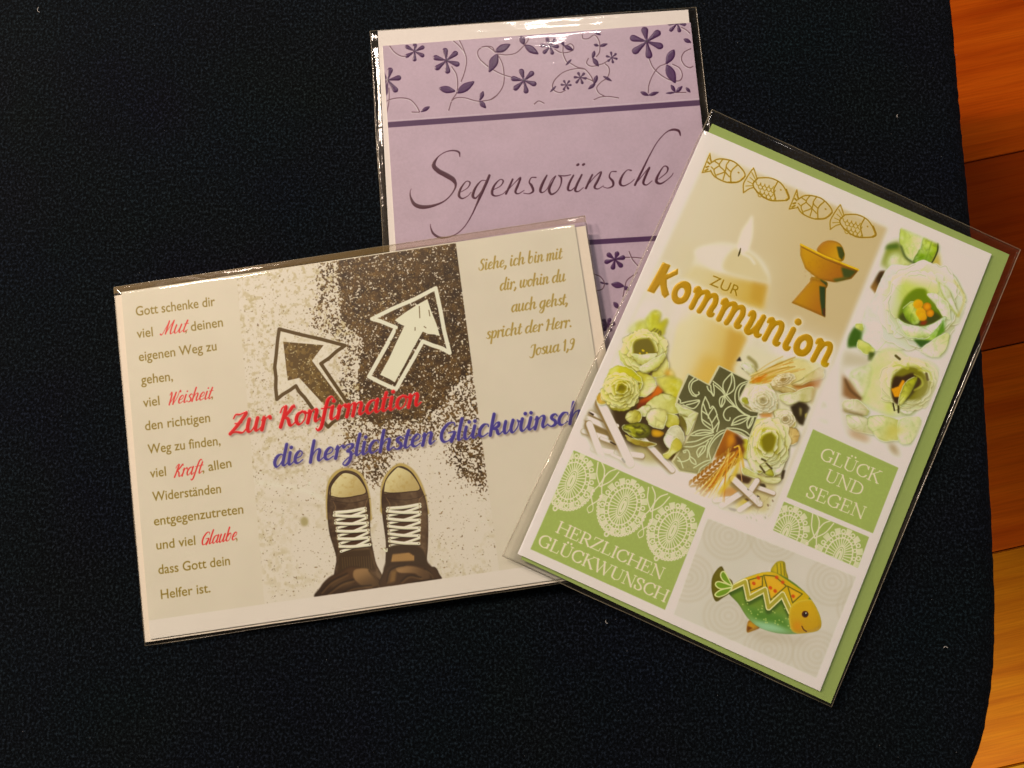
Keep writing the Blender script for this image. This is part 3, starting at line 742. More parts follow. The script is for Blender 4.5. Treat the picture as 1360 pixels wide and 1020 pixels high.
# verse on the left
OL = (142, 116, 52); RD = (206, 66, 58)
def sans(fr, t, a, b, cap=12.6, col=OL):
    cvC.frame(*fr); sans_text(cvC, t, a, b, cap * fr[2], col, bold=.006, shear=.05)
D1 = (140, 600, 3.776)
sans(A1, 'Gott schenke dir', (160, 234), (572, 180)); sans(A1, 'viel', (165, 350), (248, 339)); sans(A1, ', deinen', (415, 318), (613, 288))
sans(A1, 'eigenen Weg zu', (176, 470), (580, 412)); sans(A1, 'gehen,', (187, 590), (352, 570)); sans(A1, 'viel', (198, 709), (283, 697)); sans(A1, ',', (552, 662), (560, 661))
sans(A1, 'den richtigen', (208, 830), (546, 785)); sans(A1, 'Weg zu finden,', (222, 952), (600, 905))
sans(D1, 'viel', (225, 130), (305, 119)); sans(D1, ', allen', (487, 102), (633, 76)); sans(D1, 'Widerständen', (237, 248), (580, 205)); sans(D1, 'entgegenzutreten', (245, 370), (692, 308))
sans(D1, 'und viel', (257, 490), (452, 465)); sans(D1, ',', (655, 442), (662, 441)); sans(D1, 'dass Gott dein', (267, 613), (625, 566)); sans(D1, 'Helfer ist.', (280, 738), (527, 703))
def red(fr, t, a, b, xh):
    cvC.frame(*fr); script_text(cvC, t, a, b, xh * fr[2], RD, 1.9, .8, shear=.42)
red(A1, 'Mut', (290, 332), (418, 316), 10.5); red(A1, 'Weisheit', (322, 698), (548, 664), 10.0); red(D1, 'Kraft', (340, 128), (478, 106), 10.0); red(D1, 'Glaube', (478, 468), (652, 440), 10.0)
# verse on the right
E1 = (600, 290, 3.776); GD = (170, 140, 76)
def gold(t, a, b, xh=9.0):
    cvC.frame(*E1); script_text(cvC, t, a, b, xh * E1[2], GD, 2.3, 1.0, shear=.22)
gold('Siehe, ich bin mit', (133, 262), (548, 202)); gold('dir, wohin du', (240, 362), (565, 314)); gold('auch gehst,', (298, 470), (578, 430)); gold('spricht der Herr.', (172, 604), (596, 543)); gold('Josua 1,9', (390, 690), (612, 655))
# titles: soft shadow, pale edge, colour
def title(t, a, b, xh, thick, thin, M):
    cvC.frame(0, 0, 1); script_text(cvC, t, a, b, xh, 0, thick, thin, shear=.26, mask=M)
T1 = cvC.newmask(); T2 = cvC.newmask()
title('Zur', (304.4, 577), (356, 569.4), 16.5, 4.7, 1.7, T1); title('Konfirmation', (369, 567.6), (556, 538.5), 16.5, 4.7, 1.7, T1)
title('die', (363, 620.5), (401, 613.9), 15.5, 4.3, 1.6, T2); title('herzlichsten', (410.6, 613.8), (574.5, 589.2), 15.5, 4.3, 1.6, T2); title('Glückwünsche', (583, 588), (787, 558), 15.5, 4.3, 1.6, T2)
for T, c, e in ((T1, (206, 52, 52), (232, 150, 128)), (T2, (84, 70, 124), (190, 176, 176))):
    s = np.roll(np.roll(blur(T, 2.4), 4, 1), 4, 0)
    cvC.paint(np.clip(s * 1.5, 0, 1), (96, 74, 60), .45)
    cvC.paint(np.clip(blur(T, 1.6) * 2.2, 0, 1), e, .55)
    cvC.paint(T, c)
# ------------------------------------------------------------------ print of the communion card
cvK = Canvas(pk_K, [(935, 173), (1317, 337.5), (1089, 918), (687.5, 735.5)], (225, 207, 195))
K_white = (214, 193, 184)
h_, w_ = cvK.h, cvK.w; k_ = cvK.k
n1 = vnoise(h_, w_, 90, 31, 4); n2 = vnoise(h_, w_, 10, 32, 3); n3 = vnoise(h_, w_, 4.5, 33, 2); n4 = vnoise(h_, w_, 26, 34, 3)
cvK.a *= 1 + .02 * (n1[..., None] - .5)
F0 = (0, 0, 1)
cvK.frame(*F0)
Q_MAIN = [(943, 202), (1178, 303), (1016, 700), (763, 590)]
Q_ROSE = [(1188, 300), (1304, 350), (1203, 612), (1079, 563)]
Q_G1 = [(1079.6, 570), (1193, 621), (1159, 708), (1044.5, 660)]
Q_LACE = [(1041, 666), (1154, 713), (1139, 754), (1026.5, 704)]
Q_G2 = [(762, 598), (936.6, 674.5), (883, 809.6), (704.6, 729)]
Q_FISH = [(939.6, 688), (1136.7, 766), (1083.8, 899.7), (894.6, 816)]
WH = (228, 213, 200)
def layer(pts, c1, c2, ax, soft, rim, ra, alpha, sh):
    """a petal of the printed photograph: the dark gap under it, the petal with a ruffled edge, folds and a pale lip"""
    q = cvK.fs
    P = cr(pts, True, 8); n = len(P)
    amp = 1.0 * q * np.clip(np.ptp(P[:, 0]) / q / 40, .25, 1.0)
    w = RNG.normal(0, 1, n); w = (np.roll(w, 1) + w + np.roll(w, -1)) / 1.73
    c = P.mean(0); P = P + (P - c) / (np.hypot(*(P - c).T)[:, None] + 1e-6) * w[:, None] * amp * .55
    hard = soft < 1.5
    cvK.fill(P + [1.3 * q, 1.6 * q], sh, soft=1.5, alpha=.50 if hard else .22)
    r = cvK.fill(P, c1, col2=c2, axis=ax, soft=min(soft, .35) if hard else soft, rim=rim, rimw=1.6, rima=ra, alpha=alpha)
    if r is None: return
    y, x, m = r
    v = n4[y:y + m.shape[0], x:x + m.shape[1]]; u = n2[y:y + m.shape[0], x:x + m.shape[1]]
    f_ = .35 if np.ptp(P[:, 0]) / q > 70 else 1.0
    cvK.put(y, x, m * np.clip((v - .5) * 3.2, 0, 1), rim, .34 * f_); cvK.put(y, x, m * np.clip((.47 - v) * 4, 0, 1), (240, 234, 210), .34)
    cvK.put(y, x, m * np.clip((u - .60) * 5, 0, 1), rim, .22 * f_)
    if hard:
        k = RNG.integers(0, n); Q = np.roll(P, -k, 0)
        cvK.stroke(Q[:int(n * .45)], .9, (244, 238, 214), .7, smooth=False, soft=.25)
        cvK.stroke(Q[int(n * .55):int(n * .8)], .7, sh, .45, smooth=False, soft=.3)
        for _ in range(3):
            a = P[RNG.integers(0, n)]; cvK.stroke([a, a + (c - a) * RNG.uniform(.4, .8) + RNG.normal(0, 2 * q, 2)], .8, rim, .35, smooth=False, soft=.4)
def rose(cx, cy, rx, ry, rot, lip, mid, deep, seed, rings=5, opening=.22, off=(0, 0), centre=None, sh=(84, 68, 20)):
    """a rose of the printed photograph: rings of ruffled petals round an opening"""
    rg = np.random.default_rng(seed); cvK.frame(0, 0, 1)
    cr_, sr_ = math.cos(rot), math.sin(rot)
    def pt(r, a, j): 
        x, y = r * rx * math.cos(a), r * ry * math.sin(a); k = 1 - r
        return (cx + off[0] * k * rx + x * cr_ - y * sr_, cy + off[1] * k * ry + x * sr_ + y * cr_)
    lip, mid, deep = (np.array(c, float) for c in (lip, mid, deep))
    for j in range(rings):
        R = 1 - (1 - opening) * j / rings; n = max(3, 6 - j // 2); a0 = rg.uniform(0, 6.28)
        for i in range(n):
            a = a0 + i * 2 * math.pi / n + rg.normal(0, .12); span = math.pi / n * rg.uniform(1.15, 1.45)
            th = np.linspace(a - span, a + span, 15)
            ruf = 1 + .045 * np.convolve(rg.normal(0, 1, 17), np.ones(3) / 1.7, 'valid')
            prof = np.clip(np.sin(np.linspace(0, math.pi, 15)), 0, 1) ** .35
            out = [pt(R * (.78 + .22 * p) * q, t, j) for t, p, q in zip(th, prof, ruf)]
            inn = [pt(R * .42, t, j) for t in th[::-1][::3]]
            P = out + inn
            lit = .5 + .5 * math.cos(a + 2.3)
            L_ = lip * (.90 + .10 * lit); D_ = (mid if j < 2 else (mid + deep) / 2) * (.86 + .14 * lit)
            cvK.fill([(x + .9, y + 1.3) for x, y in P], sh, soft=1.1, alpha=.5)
            cvK.fill(P, L_, smooth=True, n=3, col2=D_, axis=[out[7], pt(R * .52, a, j)], soft=.25)
            cvK.stroke(out[1:-1], .8, np.clip(lip * 1.05 + 4, 0, 250), .75, soft=.2)
            if rg.random() < .7: m_ = rg.integers(3, 12); cvK.stroke([out[m_], pt(R * .6, th[m_], j)], .7, deep, .35, smooth=False, soft=.4)
            if rg.random() < .5: cvK.stroke([pt(R * .97 * q, t, j) for t, q in zip(th[3:9], ruf[3:9])], .7, sh, .45, soft=.3)
    q = [pt(opening * 1.15 * rg.uniform(.85, 1.1), t, 0) for t in np.linspace(0, 6.28, 10)[:-1]]
    cvK.fill(q, deep * .78, smooth=True, soft=.9)
    if centre is not None:
        for _ in range(4):
            c = pt(opening * rg.uniform(0, .6), rg.uniform(0, 6.28), 0); cvK.stroke([c, (c[0] + .3, c[1] + .3)], 2.4, centre, .9, smooth=False, soft=.3)
# ---- main picture
mm = cvK.quadmask(Q_MAIN, 2.0)
cvK.clip = mm
cvK.fill([(900, 180), (1200, 180), (1200, 720), (740, 720)], (216, 196, 170), col2=(204, 178, 138), axis=[(900, 300), (1110, 360)])
cvK.fill([(740, 400), (900, 380), (1130, 470), (1130, 720), (740, 720)], (226, 210, 196), soft=14)
# candle
cvK.fill([(900, 320), (1030, 345), (1020, 520), (870, 500)], (214, 194, 160), soft=9, alpha=.5)
cvK.fill([(925, 338), (950, 322), (985, 326), (1012, 345), (1023, 372), (1014, 410), (985, 500), (960, 560), (880, 520), (890, 440), (912, 380)], (224, 206, 184), soft=2, smooth=True)
cvK.fill([(921, 352), (940, 356), (975, 368), (1020, 378), (1014, 412), (960, 396), (905, 372)], (216, 194, 154), soft=3, col2=(204, 168, 92), axis=[(928, 360), (1010, 390)])
cvK.fill([(1000, 372), (1020, 378), (1012, 405), (996, 398)], (186, 134, 54), soft=3.5, alpha=.35)
cvK.fill([(905, 408), (950, 420), (990, 440), (992, 448), (966, 520), (948, 560), (884, 500)], (224, 204, 168), soft=2.2, col2=(212, 178, 106), axis=[(905, 440), (978, 466)])
cvK.fill([(968, 436), (990, 446), (974, 500), (958, 490)], (182, 128, 48), soft=4, alpha=.35)
cvK.fill([(935, 470), (960, 480), (955, 520), (915, 510)], (212, 170, 84), soft=6, alpha=.6)
cvK.fill([(896, 380), (900, 372), (925, 374), (916, 420), (880, 440)], (226, 210, 194), soft=5, alpha=.8)
# rim and wax pool
cvK.fill([(922, 338), (935, 326), (975, 330), (965, 345), (982, 358), (950, 360)], (226, 208, 190), soft=2.2, smooth=True)
cvK.fill([(976, 330), (1000, 340), (1014, 358), (1020, 374), (990, 368), (960, 356)], (214, 192, 154), soft=2.0, smooth=True)
cvK.stroke([(986, 337), (996, 342), (1002, 350)], 3.4, (230, 214, 198), .8, soft=1.0)
cvK.fill([(999.5, 286), (1000, 310), (995, 330), (986, 337), (979, 328), (984, 308), (993, 294)], (232, 214, 196), soft=1.6, smooth=True, alpha=.85)
cvK.stroke([(983.5, 330, 1.2), (982, 336, 2.2), (980.5, 340, 1.2)], 2, (70, 56, 20))
# ---- pale twigs at the lower left
L2 = (770, 500, 8.5)
cvK.frame(*L2)
cvK.fill([(380, 260), (700, 200), (980, 120), (1160, 500), (1150, 700), (940, 900), (620, 820), (380, 560)], (70, 50, 26), soft=4, smooth=True)
cvK.fill([(600, 780), (860, 760), (960, 960), (700, 1000), (600, 860)], (188, 170, 124), soft=5)
cvK.fill([(160, 560), (400, 620), (420, 760), (240, 700)], (190, 172, 132), soft=3)
def twig(a, b, w, c=(230, 214, 204), sh=(150, 122, 82)):
    a = np.array(a, float); b = np.array(b, float); d = b - a; n = np.array([-d[1], d[0]]) / np.hypot(*d)
    q = cvK.fs
    cvK.stroke([a + n * w * q * .38 + d * .02, b + n * w * q * .38], w * .7, (120, 96, 60), .55, smooth=False, soft=1.0)
    cvK.stroke([a, b], w, sh, smooth=False)
    cvK.stroke([a - n * w * q * .10, b - n * w * q * .10], w * .78, c, smooth=False, soft=.5)
    cvK.stroke([a - n * w * q * .25, b - n * w * q * .25], w * .22, (240, 228, 220), .6, smooth=False, soft=.4)
cvK.fill([(60, 380), (200, 420), (420, 700), (560, 960), (360, 900), (200, 760), (60, 560)], (150, 124, 84), soft=3, smooth=True)
twig((40, 620), (300, 700), 8); twig((150, 820), (480, 880), 8); twig((420, 860), (700, 900), 9)
twig((100, 400), (420, 560), 6); twig((70, 470), (330, 590), 9); twig((240, 700), (400, 760), 5)
twig((100, 540), (260, 960), 11); twig((230, 300), (560, 980), 14.5); twig((360, 880), (500, 950), 4); twig((720, 720), (1040, 1060), 9)
cvK.stroke([(480, 930), (505, 965)], 2.4, (40, 28, 16), smooth=False); cvK.stroke([(350, 740), (402, 768)], 2.0, (60, 40, 22), smooth=False); cvK.stroke([(105, 405), (150, 430)], 2.4, (60, 40, 24), smooth=False)
# ---- roses on the left
L1 = (770, 400, 8.5)
YG, YD, CR, WY = (206, 192, 100), (152, 136, 34), (230, 216, 174), (200, 180, 78)
def petal(pts, c1=CR, c2=WY, ax=None, soft=.5, rim=(168, 158, 70), ra=.5, alpha=1.0):
    pts = np.array(pts, float)
    if ax is None: ax = [pts[0], pts[len(pts) // 2]]
    layer(pts, c1, c2, ax, soft, rim, ra, alpha, (74, 60, 16))
cvK.frame(*L1)
petal([(530, 330), (600, 270), (700, 220), (780, 250), (740, 380), (600, 360)], (214, 204, 140), (196, 186, 84), soft=2.5, ra=.2)
petal([(740, 250), (790, 140), (850, 105), (910, 130), (900, 240), (960, 210), (990, 200), (960, 300), (925, 390), (810, 380)], (212, 204, 104), (196, 180, 60), soft=1.6)
for a, b in [((800, 350), (850, 310)), ((840, 360), (880, 320)), ((880, 370), (905, 335)), ((912, 380), (915, 345))]: cvK.stroke([a, b], 2.0, (96, 84, 24), .8, soft=.6)
cvK.stroke([(830, 150), (820, 260), (790, 340)], 2.4, (178, 164, 50), .5, soft=1)
petal([(480, 420), (560, 380), (700, 330), (830, 380), (940, 400), (985, 500), (970, 640), (900, 760), (760, 820), (640, 740), (560, 620), (500, 500)], (224, 216, 170), (204, 194, 110), soft=1.4, ra=.3)
petal([(440, 560), (520, 540), (600, 620), (660, 760), (600, 780), (500, 720), (450, 640)], (220, 210, 150), (192, 180, 80), soft=1.2)
cvK.fill([(590, 560), (600, 460), (660, 390), (760, 380), (860, 430), (910, 500), (860, 580), (740, 600), (640, 600)], (206, 192, 60), soft=2.4, smooth=True, col2=(132, 110, 24), axis=[(740, 400), (700, 570)])
cvK.fill([(590, 575), (650, 520), (740, 495), (790, 560), (760, 590), (640, 600)], (92, 66, 22), soft=1.8, smooth=True)
petal([(780, 500), (830, 505), (880, 560), (960, 590), (900, 640), (830, 600)], (232, 222, 188), (206, 196, 120), soft=.8)
cvK.fill([(680, 560), (700, 530), (740, 535), (750, 570), (700, 585)], (232, 200, 40), soft=.6, smooth=True)
petal([(600, 600), (700, 600), (840, 590), (860, 620), (780, 720), (680, 750), (630, 680)], (230, 220, 190), (164, 152, 60), ax=[(720, 600), (700, 730)])
cvK.fill([(700, 780), (780, 770), (860, 760), (800, 840), (760, 845)], (90, 62, 22), soft=1.2)
petal([(660, 770), (760, 720), (860, 650), (960, 600), (930, 690), (840, 780), (740, 810)], (234, 226, 196), (194, 182, 90), ax=[(760, 700), (840, 800)])
petal([(830, 790), (920, 700), (970, 620), (1005, 740), (970, 820), (900, 850), (820, 850)], (210, 192, 110), (222, 208, 150), soft=1)
petal([(960, 820), (1000, 760), (1060, 800), (1060, 860), (980, 850)], (208, 150, 60), (226, 196, 120), soft=2.4, ra=.2)
petal([(870, 870), (980, 850), (1120, 880), (1160, 960), (1120, 1100), (1000, 1080), (920, 980)], (216, 200, 120), (200, 184, 70), soft=1.6)
# lower rose
petal([(640, 800), (720, 800), (830, 870), (860, 950), (820, 1030), (720, 1080), (640, 1040)], (200, 184, 84), (230, 220, 176), ax=[(680, 900), (840, 980)])
cvK.fill([(800, 1060), (880, 950), (940, 1010), (900, 1080), (800, 1150), (660, 1190), (660, 1120)], (176, 84, 30), soft=1.0, col2=(206, 116, 50), axis=[(700, 1140), (900, 1000)])
cvK.fill([(650, 1150), (730, 1140), (800, 1110), (740, 1200), (640, 1230)], (120, 52, 20), soft=1.5)
petal([(290, 900), (340, 780), (430, 720), (540, 740), (650, 820), (700, 900), (680, 980), (560, 1040), (400, 1060), (310, 1010)], (210, 196, 80), (196, 180, 64), soft=1.2)
cvK.fill([(360, 1000), (380, 920), (470, 900), (600, 880), (650, 920), (600, 990), (470, 1060), (400, 1080)], (182, 160, 34), soft=2.2, smooth=True)
cvK.frame(*L2)
for pts in ([(190, 240), (230, 180), (280, 190), (330, 220), (300, 300), (220, 310)],):
    petal(pts, (204, 150, 60), (220, 190, 110), soft=1.0)
petal([(230, 150), (300, 120), (340, 160), (330, 220), (280, 230)], (236, 226, 190), (208, 196, 110))
petal([(280, 200), (330, 190), (400, 230), (560, 260), (640, 230), (660, 290), (560, 360), (460, 395), (360, 370), (290, 290)], (234, 226, 186), (200, 186, 84), ax=[(420, 240), (430, 390)], rim=(120, 104, 40), ra=.7)
petal([(500, 230), (600, 210), (655, 200), (660, 250), (590, 300), (520, 270)], (238, 230, 198), (214, 202, 130))
petal([(350, 140), (420, 200), (560, 210), (560, 240), (460, 265), (380, 230)], (226, 214, 140), (180, 164, 56), rim=(110, 92, 26), ra=.7)
petal([(420, 210), (500, 160), (620, 150), (660, 100), (640, 60), (700, 70), (690, 130), (620, 190), (500, 225)], (232, 220, 150), (196, 182, 70), rim=(120, 104, 30), ra=.7)
petal([(385, 180), (430, 100), (480, 40), (560, 40), (600, 90), (540, 140), (450, 180)], (206, 190, 56), (186, 168, 40), rim=(120, 100, 24), ra=.7)
for l in ([(340, 150), (380, 220), (470, 250)], [(370, 100), (385, 180)], [(640, 110), (670, 80)], [(270, 200), (290, 250)], [(480, 235), (520, 245)], [(330, 215), (345, 250)]): cvK.stroke(l, 1.8, (88, 72, 20), .85, soft=.4)
petal([(520, 60), (560, 50), (580, 100), (500, 140), (430, 170)], (214, 200, 76), (196, 180, 56), ra=.4)
rose(823, 519, 27, 24, -.2, (236, 224, 164), (212, 194, 84), (160, 138, 28), 5, 5, .16, off=(.1, -.2))
rose(856, 466, 30, 29, .2, (234, 224, 168), (208, 192, 92), (150, 130, 28), 9, 3, .48, off=(-.05, -.1), centre=(226, 190, 40))
cvK.frame(*L1)
petal([(600, 600), (700, 600), (840, 590), (860, 620), (780, 700), (690, 720), (630, 670)], (234, 226, 196), (176, 162, 66), ax=[(720, 600), (700, 720)])
petal([(660, 760), (760, 700), (860, 640), (960, 590), (930, 690), (840, 770), (740, 800)], (238, 230, 204), (200, 186, 100), ax=[(760, 690), (840, 790)])
cvK.frame(*L2)
# small blossoms and leaves
petal([(750, 320), (860, 220), (980, 190), (1090, 260), (1160, 340), (1100, 420), (960, 420), (820, 380)], (224, 212, 160), (196, 184, 96), soft=1.0)
petal([(1080, 300), (1180, 360), (1320, 400), (1290, 450), (1220, 460), (1120, 430)], (230, 222, 188), (206, 196, 140), soft=1.0)
petal([(1215, 460), (1320, 410), (1270, 560), (1210, 660), (1190, 640)], (232, 222, 196), (214, 202, 160), soft=1.0)
petal([(960, 420), (1090, 440), (1120, 540), (1040, 580), (960, 540)], (206, 194, 110), (188, 170, 60), soft=1.0)
cvK.fill([(1120, 440), (1200, 440), (1215, 560), (1200, 640), (1130, 540)], (120, 104, 44), soft=1.6)
petal([(640, 390), (720, 330), (790, 330), (790, 400), (740, 450), (660, 430)], (234, 224, 196), (214, 202, 150))
petal([(520, 440), (570, 390), (650, 380), (700, 430), (680, 500), (600, 530), (530, 500)], (222, 208, 140), (196, 180, 80), rim=(120, 100, 36), ra=.6)
petal([(480, 570), (560, 530), (680, 520), (780, 560), (800, 640), (720, 700), (640, 700), (540, 640)], (168, 160, 50), (110, 104, 26), rim=(60, 52, 16), ra=.8)
for l in ([(500, 600), (560, 620), (580, 660)], [(600, 560), (650, 580), (680, 560)], [(640, 640), (680, 660), (720, 640)], [(700, 580), (740, 620)]): cvK.stroke(l, 2.2, (70, 60, 20), .8, soft=.8)
for l in ([(540, 570), (600, 580)], [(640, 600), (700, 610)], [(560, 640), (620, 670)]): cvK.stroke(l, 2.2, (206, 196, 96), .8, soft=.8)
petal([(750, 440), (800, 370), (900, 360), (980, 400), (970, 520), (930, 590), (840, 570), (770, 520)], (232, 222, 178), (212, 198, 130), rim=(150, 134, 70), ra=.6)
cvK.fill([(820, 600), (900, 610), (950, 640), (900, 680), (820, 670)], (216, 164, 50), soft=.6, smooth=True, rim=(120, 80, 20))
petal([(520, 660), (600, 700), (700, 720), (860, 760), (760, 790), (640, 770), (540, 720)], (178, 150, 70), (130, 96, 40), soft=1)
petal([(950, 700), (1000, 600), (1090, 550), (1150, 600), (1180, 700), (1150, 800), (1060, 830), (980, 790)], (236, 226, 206), (222, 208, 170), rim=(160, 144, 100), ra=.6)
petal([(1000, 830), (1050, 720), (1110, 690), (1160, 800), (1060, 870), (990, 930), (940, 880)], (214, 198, 120), (190, 168, 70), soft=1.0)
cvK.fill([(1000, 880), (1060, 850), (1200, 850), (1240, 960), (1100, 1010), (1000, 930)], (88, 62, 26), soft=1.6)
cvK.stroke([(1090, 870), (1100, 920), (1080, 960)], 2.4, (210, 190, 120), .9)
# ---- feathers, paper rose and shells on the right
X = (900, 480, 8.5)
Y = (960, 450, 8.5)
cvK.frame(*Y)
cvK.fill([(110, 340), (260, 80), (1150, 340), (1010, 740), (880, 1000), (640, 1000), (240, 520)], (222, 206, 176), soft=3)
cvK.fill([(150, 250), (190, 200), (210, 250)], (50, 40, 30), soft=.8); cvK.fill([(215, 335), (250, 305), (300, 325), (260, 345)], (60, 50, 36), soft=.8, smooth=True)
petal([(200, 290), (280, 270), (360, 330), (400, 420), (300, 400)], (228, 218, 206), (206, 190, 160), soft=1)
cvK.stroke([(290, 210), (360, 270), (380, 320)], 4.4, (140, 124, 70), .8, soft=1.2)
petal([(300, 500), (400, 400), (560, 320), (720, 240), (900, 230), (1140, 320), (1080, 430), (900, 520), (700, 600), (560, 560), (420, 520)], (214, 186, 110), (222, 204, 158), soft=1.6, ra=.3)
petal([(780, 510), (900, 450), (1100, 320), (1150, 380), (1120, 440), (980, 480), (860, 530)], (228, 212, 176), (206, 176, 120), soft=.8)
for i in range(40):
    a = np.array([300 + RNG.uniform(0, 120), 500 - RNG.uniform(0, 90)]); d = np.array([RNG.uniform(260, 520), -RNG.uniform(90, 220)])
    cvK.stroke([a, a + d * .5 + [0, -15], a + d], RNG.uniform(.9, 2.0), [(196, 150, 60), (228, 206, 150), (200, 140, 60), (232, 214, 170), (176, 130, 50)][i % 5], RNG.uniform(.35, .8), soft=.5)
for i in range(12):
    a = np.array([320 + RNG.uniform(0, 160), 500 - RNG.uniform(0, 60)]); cvK.stroke([a, a + [RNG.uniform(40, 110), -RNG.uniform(15, 50)]], 1.8, (200, 122, 44), .6, smooth=False, soft=.6)
cvK.fill([(770, 520), (900, 530), (1000, 480), (1130, 435), (1080, 560), (960, 560), (840, 590)], (160, 92, 34), soft=2.2, col2=(206, 166, 110), axis=[(900, 520), (900, 590)])
petal([(540, 500), (640, 520), (780, 560), (840, 600), (700, 610), (580, 570)], (224, 206, 160), (196, 170, 112), soft=1, rim=(140, 104, 50))
petal([(640, 630), (800, 600), (1010, 540), (1000, 680), (900, 720), (760, 740), (660, 700)], (230, 216, 192), (210, 192, 150), soft=1)
cvK.fill([(1010, 560), (1070, 540), (1020, 700), (990, 760)], (170, 138, 70), soft=1.4)
cvK.fill([(760, 765), (860, 705), (940, 730), (985, 780), (950, 850), (905, 980), (860, 960), (800, 880)], (56, 42, 22), soft=1.0)
cvK.fill([(862, 770), (890, 790), (885, 860), (868, 870)], (176, 158, 100), soft=1.0); cvK.fill([(925, 850), (955, 830), (940, 880), (925, 900)], (190, 170, 90), soft=.8)
cvK.frame(*X)
petal([(700, 420), (780, 280), (920, 260), (1040, 270), (1100, 400), (1120, 520), (1000, 600), (860, 560)], (230, 218, 188), (220, 204, 166), soft=1.2, ra=.3)
petal([(720, 420), (760, 400), (800, 450), (780, 480), (730, 460)], (150, 140, 44), (176, 164, 70), soft=1.4)
for l in ([(870, 380), (900, 460), (980, 490), (1070, 490)], [(940, 400), (970, 440), (1010, 430), (1000, 400), (960, 400)], [(910, 530), (960, 570), (1050, 560)], [(1090, 570), (1110, 640), (1180, 690)], [(760, 490), (820, 530), (860, 560)]):
    cvK.stroke(l, 2.0, (150, 128, 62), .75, soft=.7)
petal([(1090, 560), (1200, 540), (1300, 600), (1330, 720), (1240, 760), (1130, 690)], (230, 216, 186), (212, 194, 150), soft=1)
cvK.fill([(930, 590), (1060, 580), (1060, 630), (940, 630)], (202, 140, 80), soft=1.6); cvK.fill([(1130, 690), (1240, 690), (1260, 740), (1200, 740)], (196, 130, 70), soft=1.4)
petal([(1180, 820), (1240, 750), (1340, 760), (1370, 850), (1320, 930), (1230, 920)], (222, 196, 140), (206, 172, 112), soft=1, rim=(150, 110, 60))
rose(1013, 531, 20, 18, .3, (234, 222, 194), (220, 204, 166), (190, 166, 116), 12, 4, .12, sh=(150, 122, 74))
rose(1043, 556, 13, 11, 0, (232, 218, 190), (214, 196, 154), (176, 146, 100), 13, 3, .15, sh=(150, 116, 70))
rose(1040, 504, 16, 8, -.3, (232, 214, 180), (210, 184, 134), (168, 128, 70), 15, 3, .1, sh=(140, 104, 56))
# ---- rose at the lower right
R4 = (900, 580, 8.5)
cvK.frame(*R4)
cvK.fill([(640, 350), (1160, 420), (1000, 860), (520, 860), (480, 640)], (206, 186, 140), soft=3)
petal([(700, 60), (780, 20), (820, 90), (800, 240), (740, 230)], (190, 176, 60), (206, 190, 90), soft=1)
petal([(820, -120), (900, -190), (1040, -200), (1150, -120), (1240, 40), (1240, 160), (1180, 380), (1080, 440), (960, 420), (880, 300), (800, 120)], (222, 210, 140), (230, 220, 180), soft=.9, ra=.4)
petal([(780, 240), (800, 60), (850, -60), (900, -100), (930, 60), (930, 220), (900, 440), (870, 430)], (232, 224, 184), (206, 194, 100), soft=.7, rim=(150, 136, 50), ra=.7)
petal([(880, -60), (950, -100), (930, 120), (930, 260), (960, 380), (900, 400), (870, 200)], (206, 194, 80), (188, 172, 52), soft=.7, rim=(130, 114, 34), ra=.7)
cvK.fill([(945, 40), (1000, -60), (1080, -40), (1130, 40), (1130, 120), (1060, 220), (1000, 240), (950, 140)], (196, 178, 50), soft=2.4, smooth=True, col2=(210, 196, 96), axis=[(960, 100), (1120, 160)])
cvK.fill([(945, 70), (985, 40), (1000, 100), (980, 150), (950, 120)], (84, 58, 24), soft=1.8, smooth=True)
petal([(930, 220), (1000, 240), (1080, 220), (1160, 100), (1230, 60), (1240, 160), (1170, 380), (1080, 440), (1000, 380)], (234, 226, 204), (226, 214, 180), soft=.8, ra=.4)
petal([(920, 260), (980, 270), (1060, 360), (1090, 440), (1000, 430), (940, 350)], (228, 220, 170), (186, 176, 70), soft=.6, rim=(110, 100, 30), ra=.8)
rose(1022, 590, 27, 37, .15, (238, 228, 184), (220, 206, 114), (172, 152, 40), 21, 4, .30, off=(-.10, -.12))
cvK.frame(*R4)
for l in ([(950, 250), (990, 270)], [(930, 330), (980, 400)], [(1000, 300), (1060, 360)]): cvK.stroke(l, 2.4, (70, 52, 20), .85, soft=.5)
petal([(740, 340), (860, 400), (960, 450), (1160, 460), (1140, 520), (1000, 520), (860, 460), (740, 420)], (206, 192, 130), (222, 208, 170), soft=1.4)
cvK.fill([(650, 420), (720, 425), (840, 470), (800, 530), (740, 520), (670, 470)], (76, 48, 28), soft=1.0)
cvK.fill([(1165, 440), (1180, 380), (1215, 375), (1195, 470), (1170, 490)], (60, 44, 24), soft=.8); cvK.fill([(910, 520), (980, 530), (1000, 570), (930, 575)], (66, 50, 26), soft=.8)
cvK.fill([(500, 580), (640, 560), (700, 640), (560, 720), (420, 740)], (200, 150, 96), soft=2)
cvK.fill([(640, 740), (800, 690), (860, 740), (800, 860), (680, 840)], (204, 174, 80), soft=2); cvK.fill([(750, 700), (800, 690), (836, 744), (780, 720)], (70, 44, 20), soft=.7); cvK.fill([(560, 795), (640, 810), (680, 830), (640, 845), (590, 830)], (60, 38, 18), soft=.7)
twig((420, 720), (640, 700), 8); twig((700, 830), (900, 700), 8); twig((860, 560), (1080, 640), 7)
twig((820, 620), (900, 500), 9); twig((500, 780), (720, 640), 9.5); twig((620, 480), (920, 760), 10.5)
cvK.fill([(780, 580), (808, 605), (790, 600)], (60, 44, 20), soft=.4); cvK.fill([(895, 655), (925, 675), (900, 680)], (50, 34, 18), soft=.4)
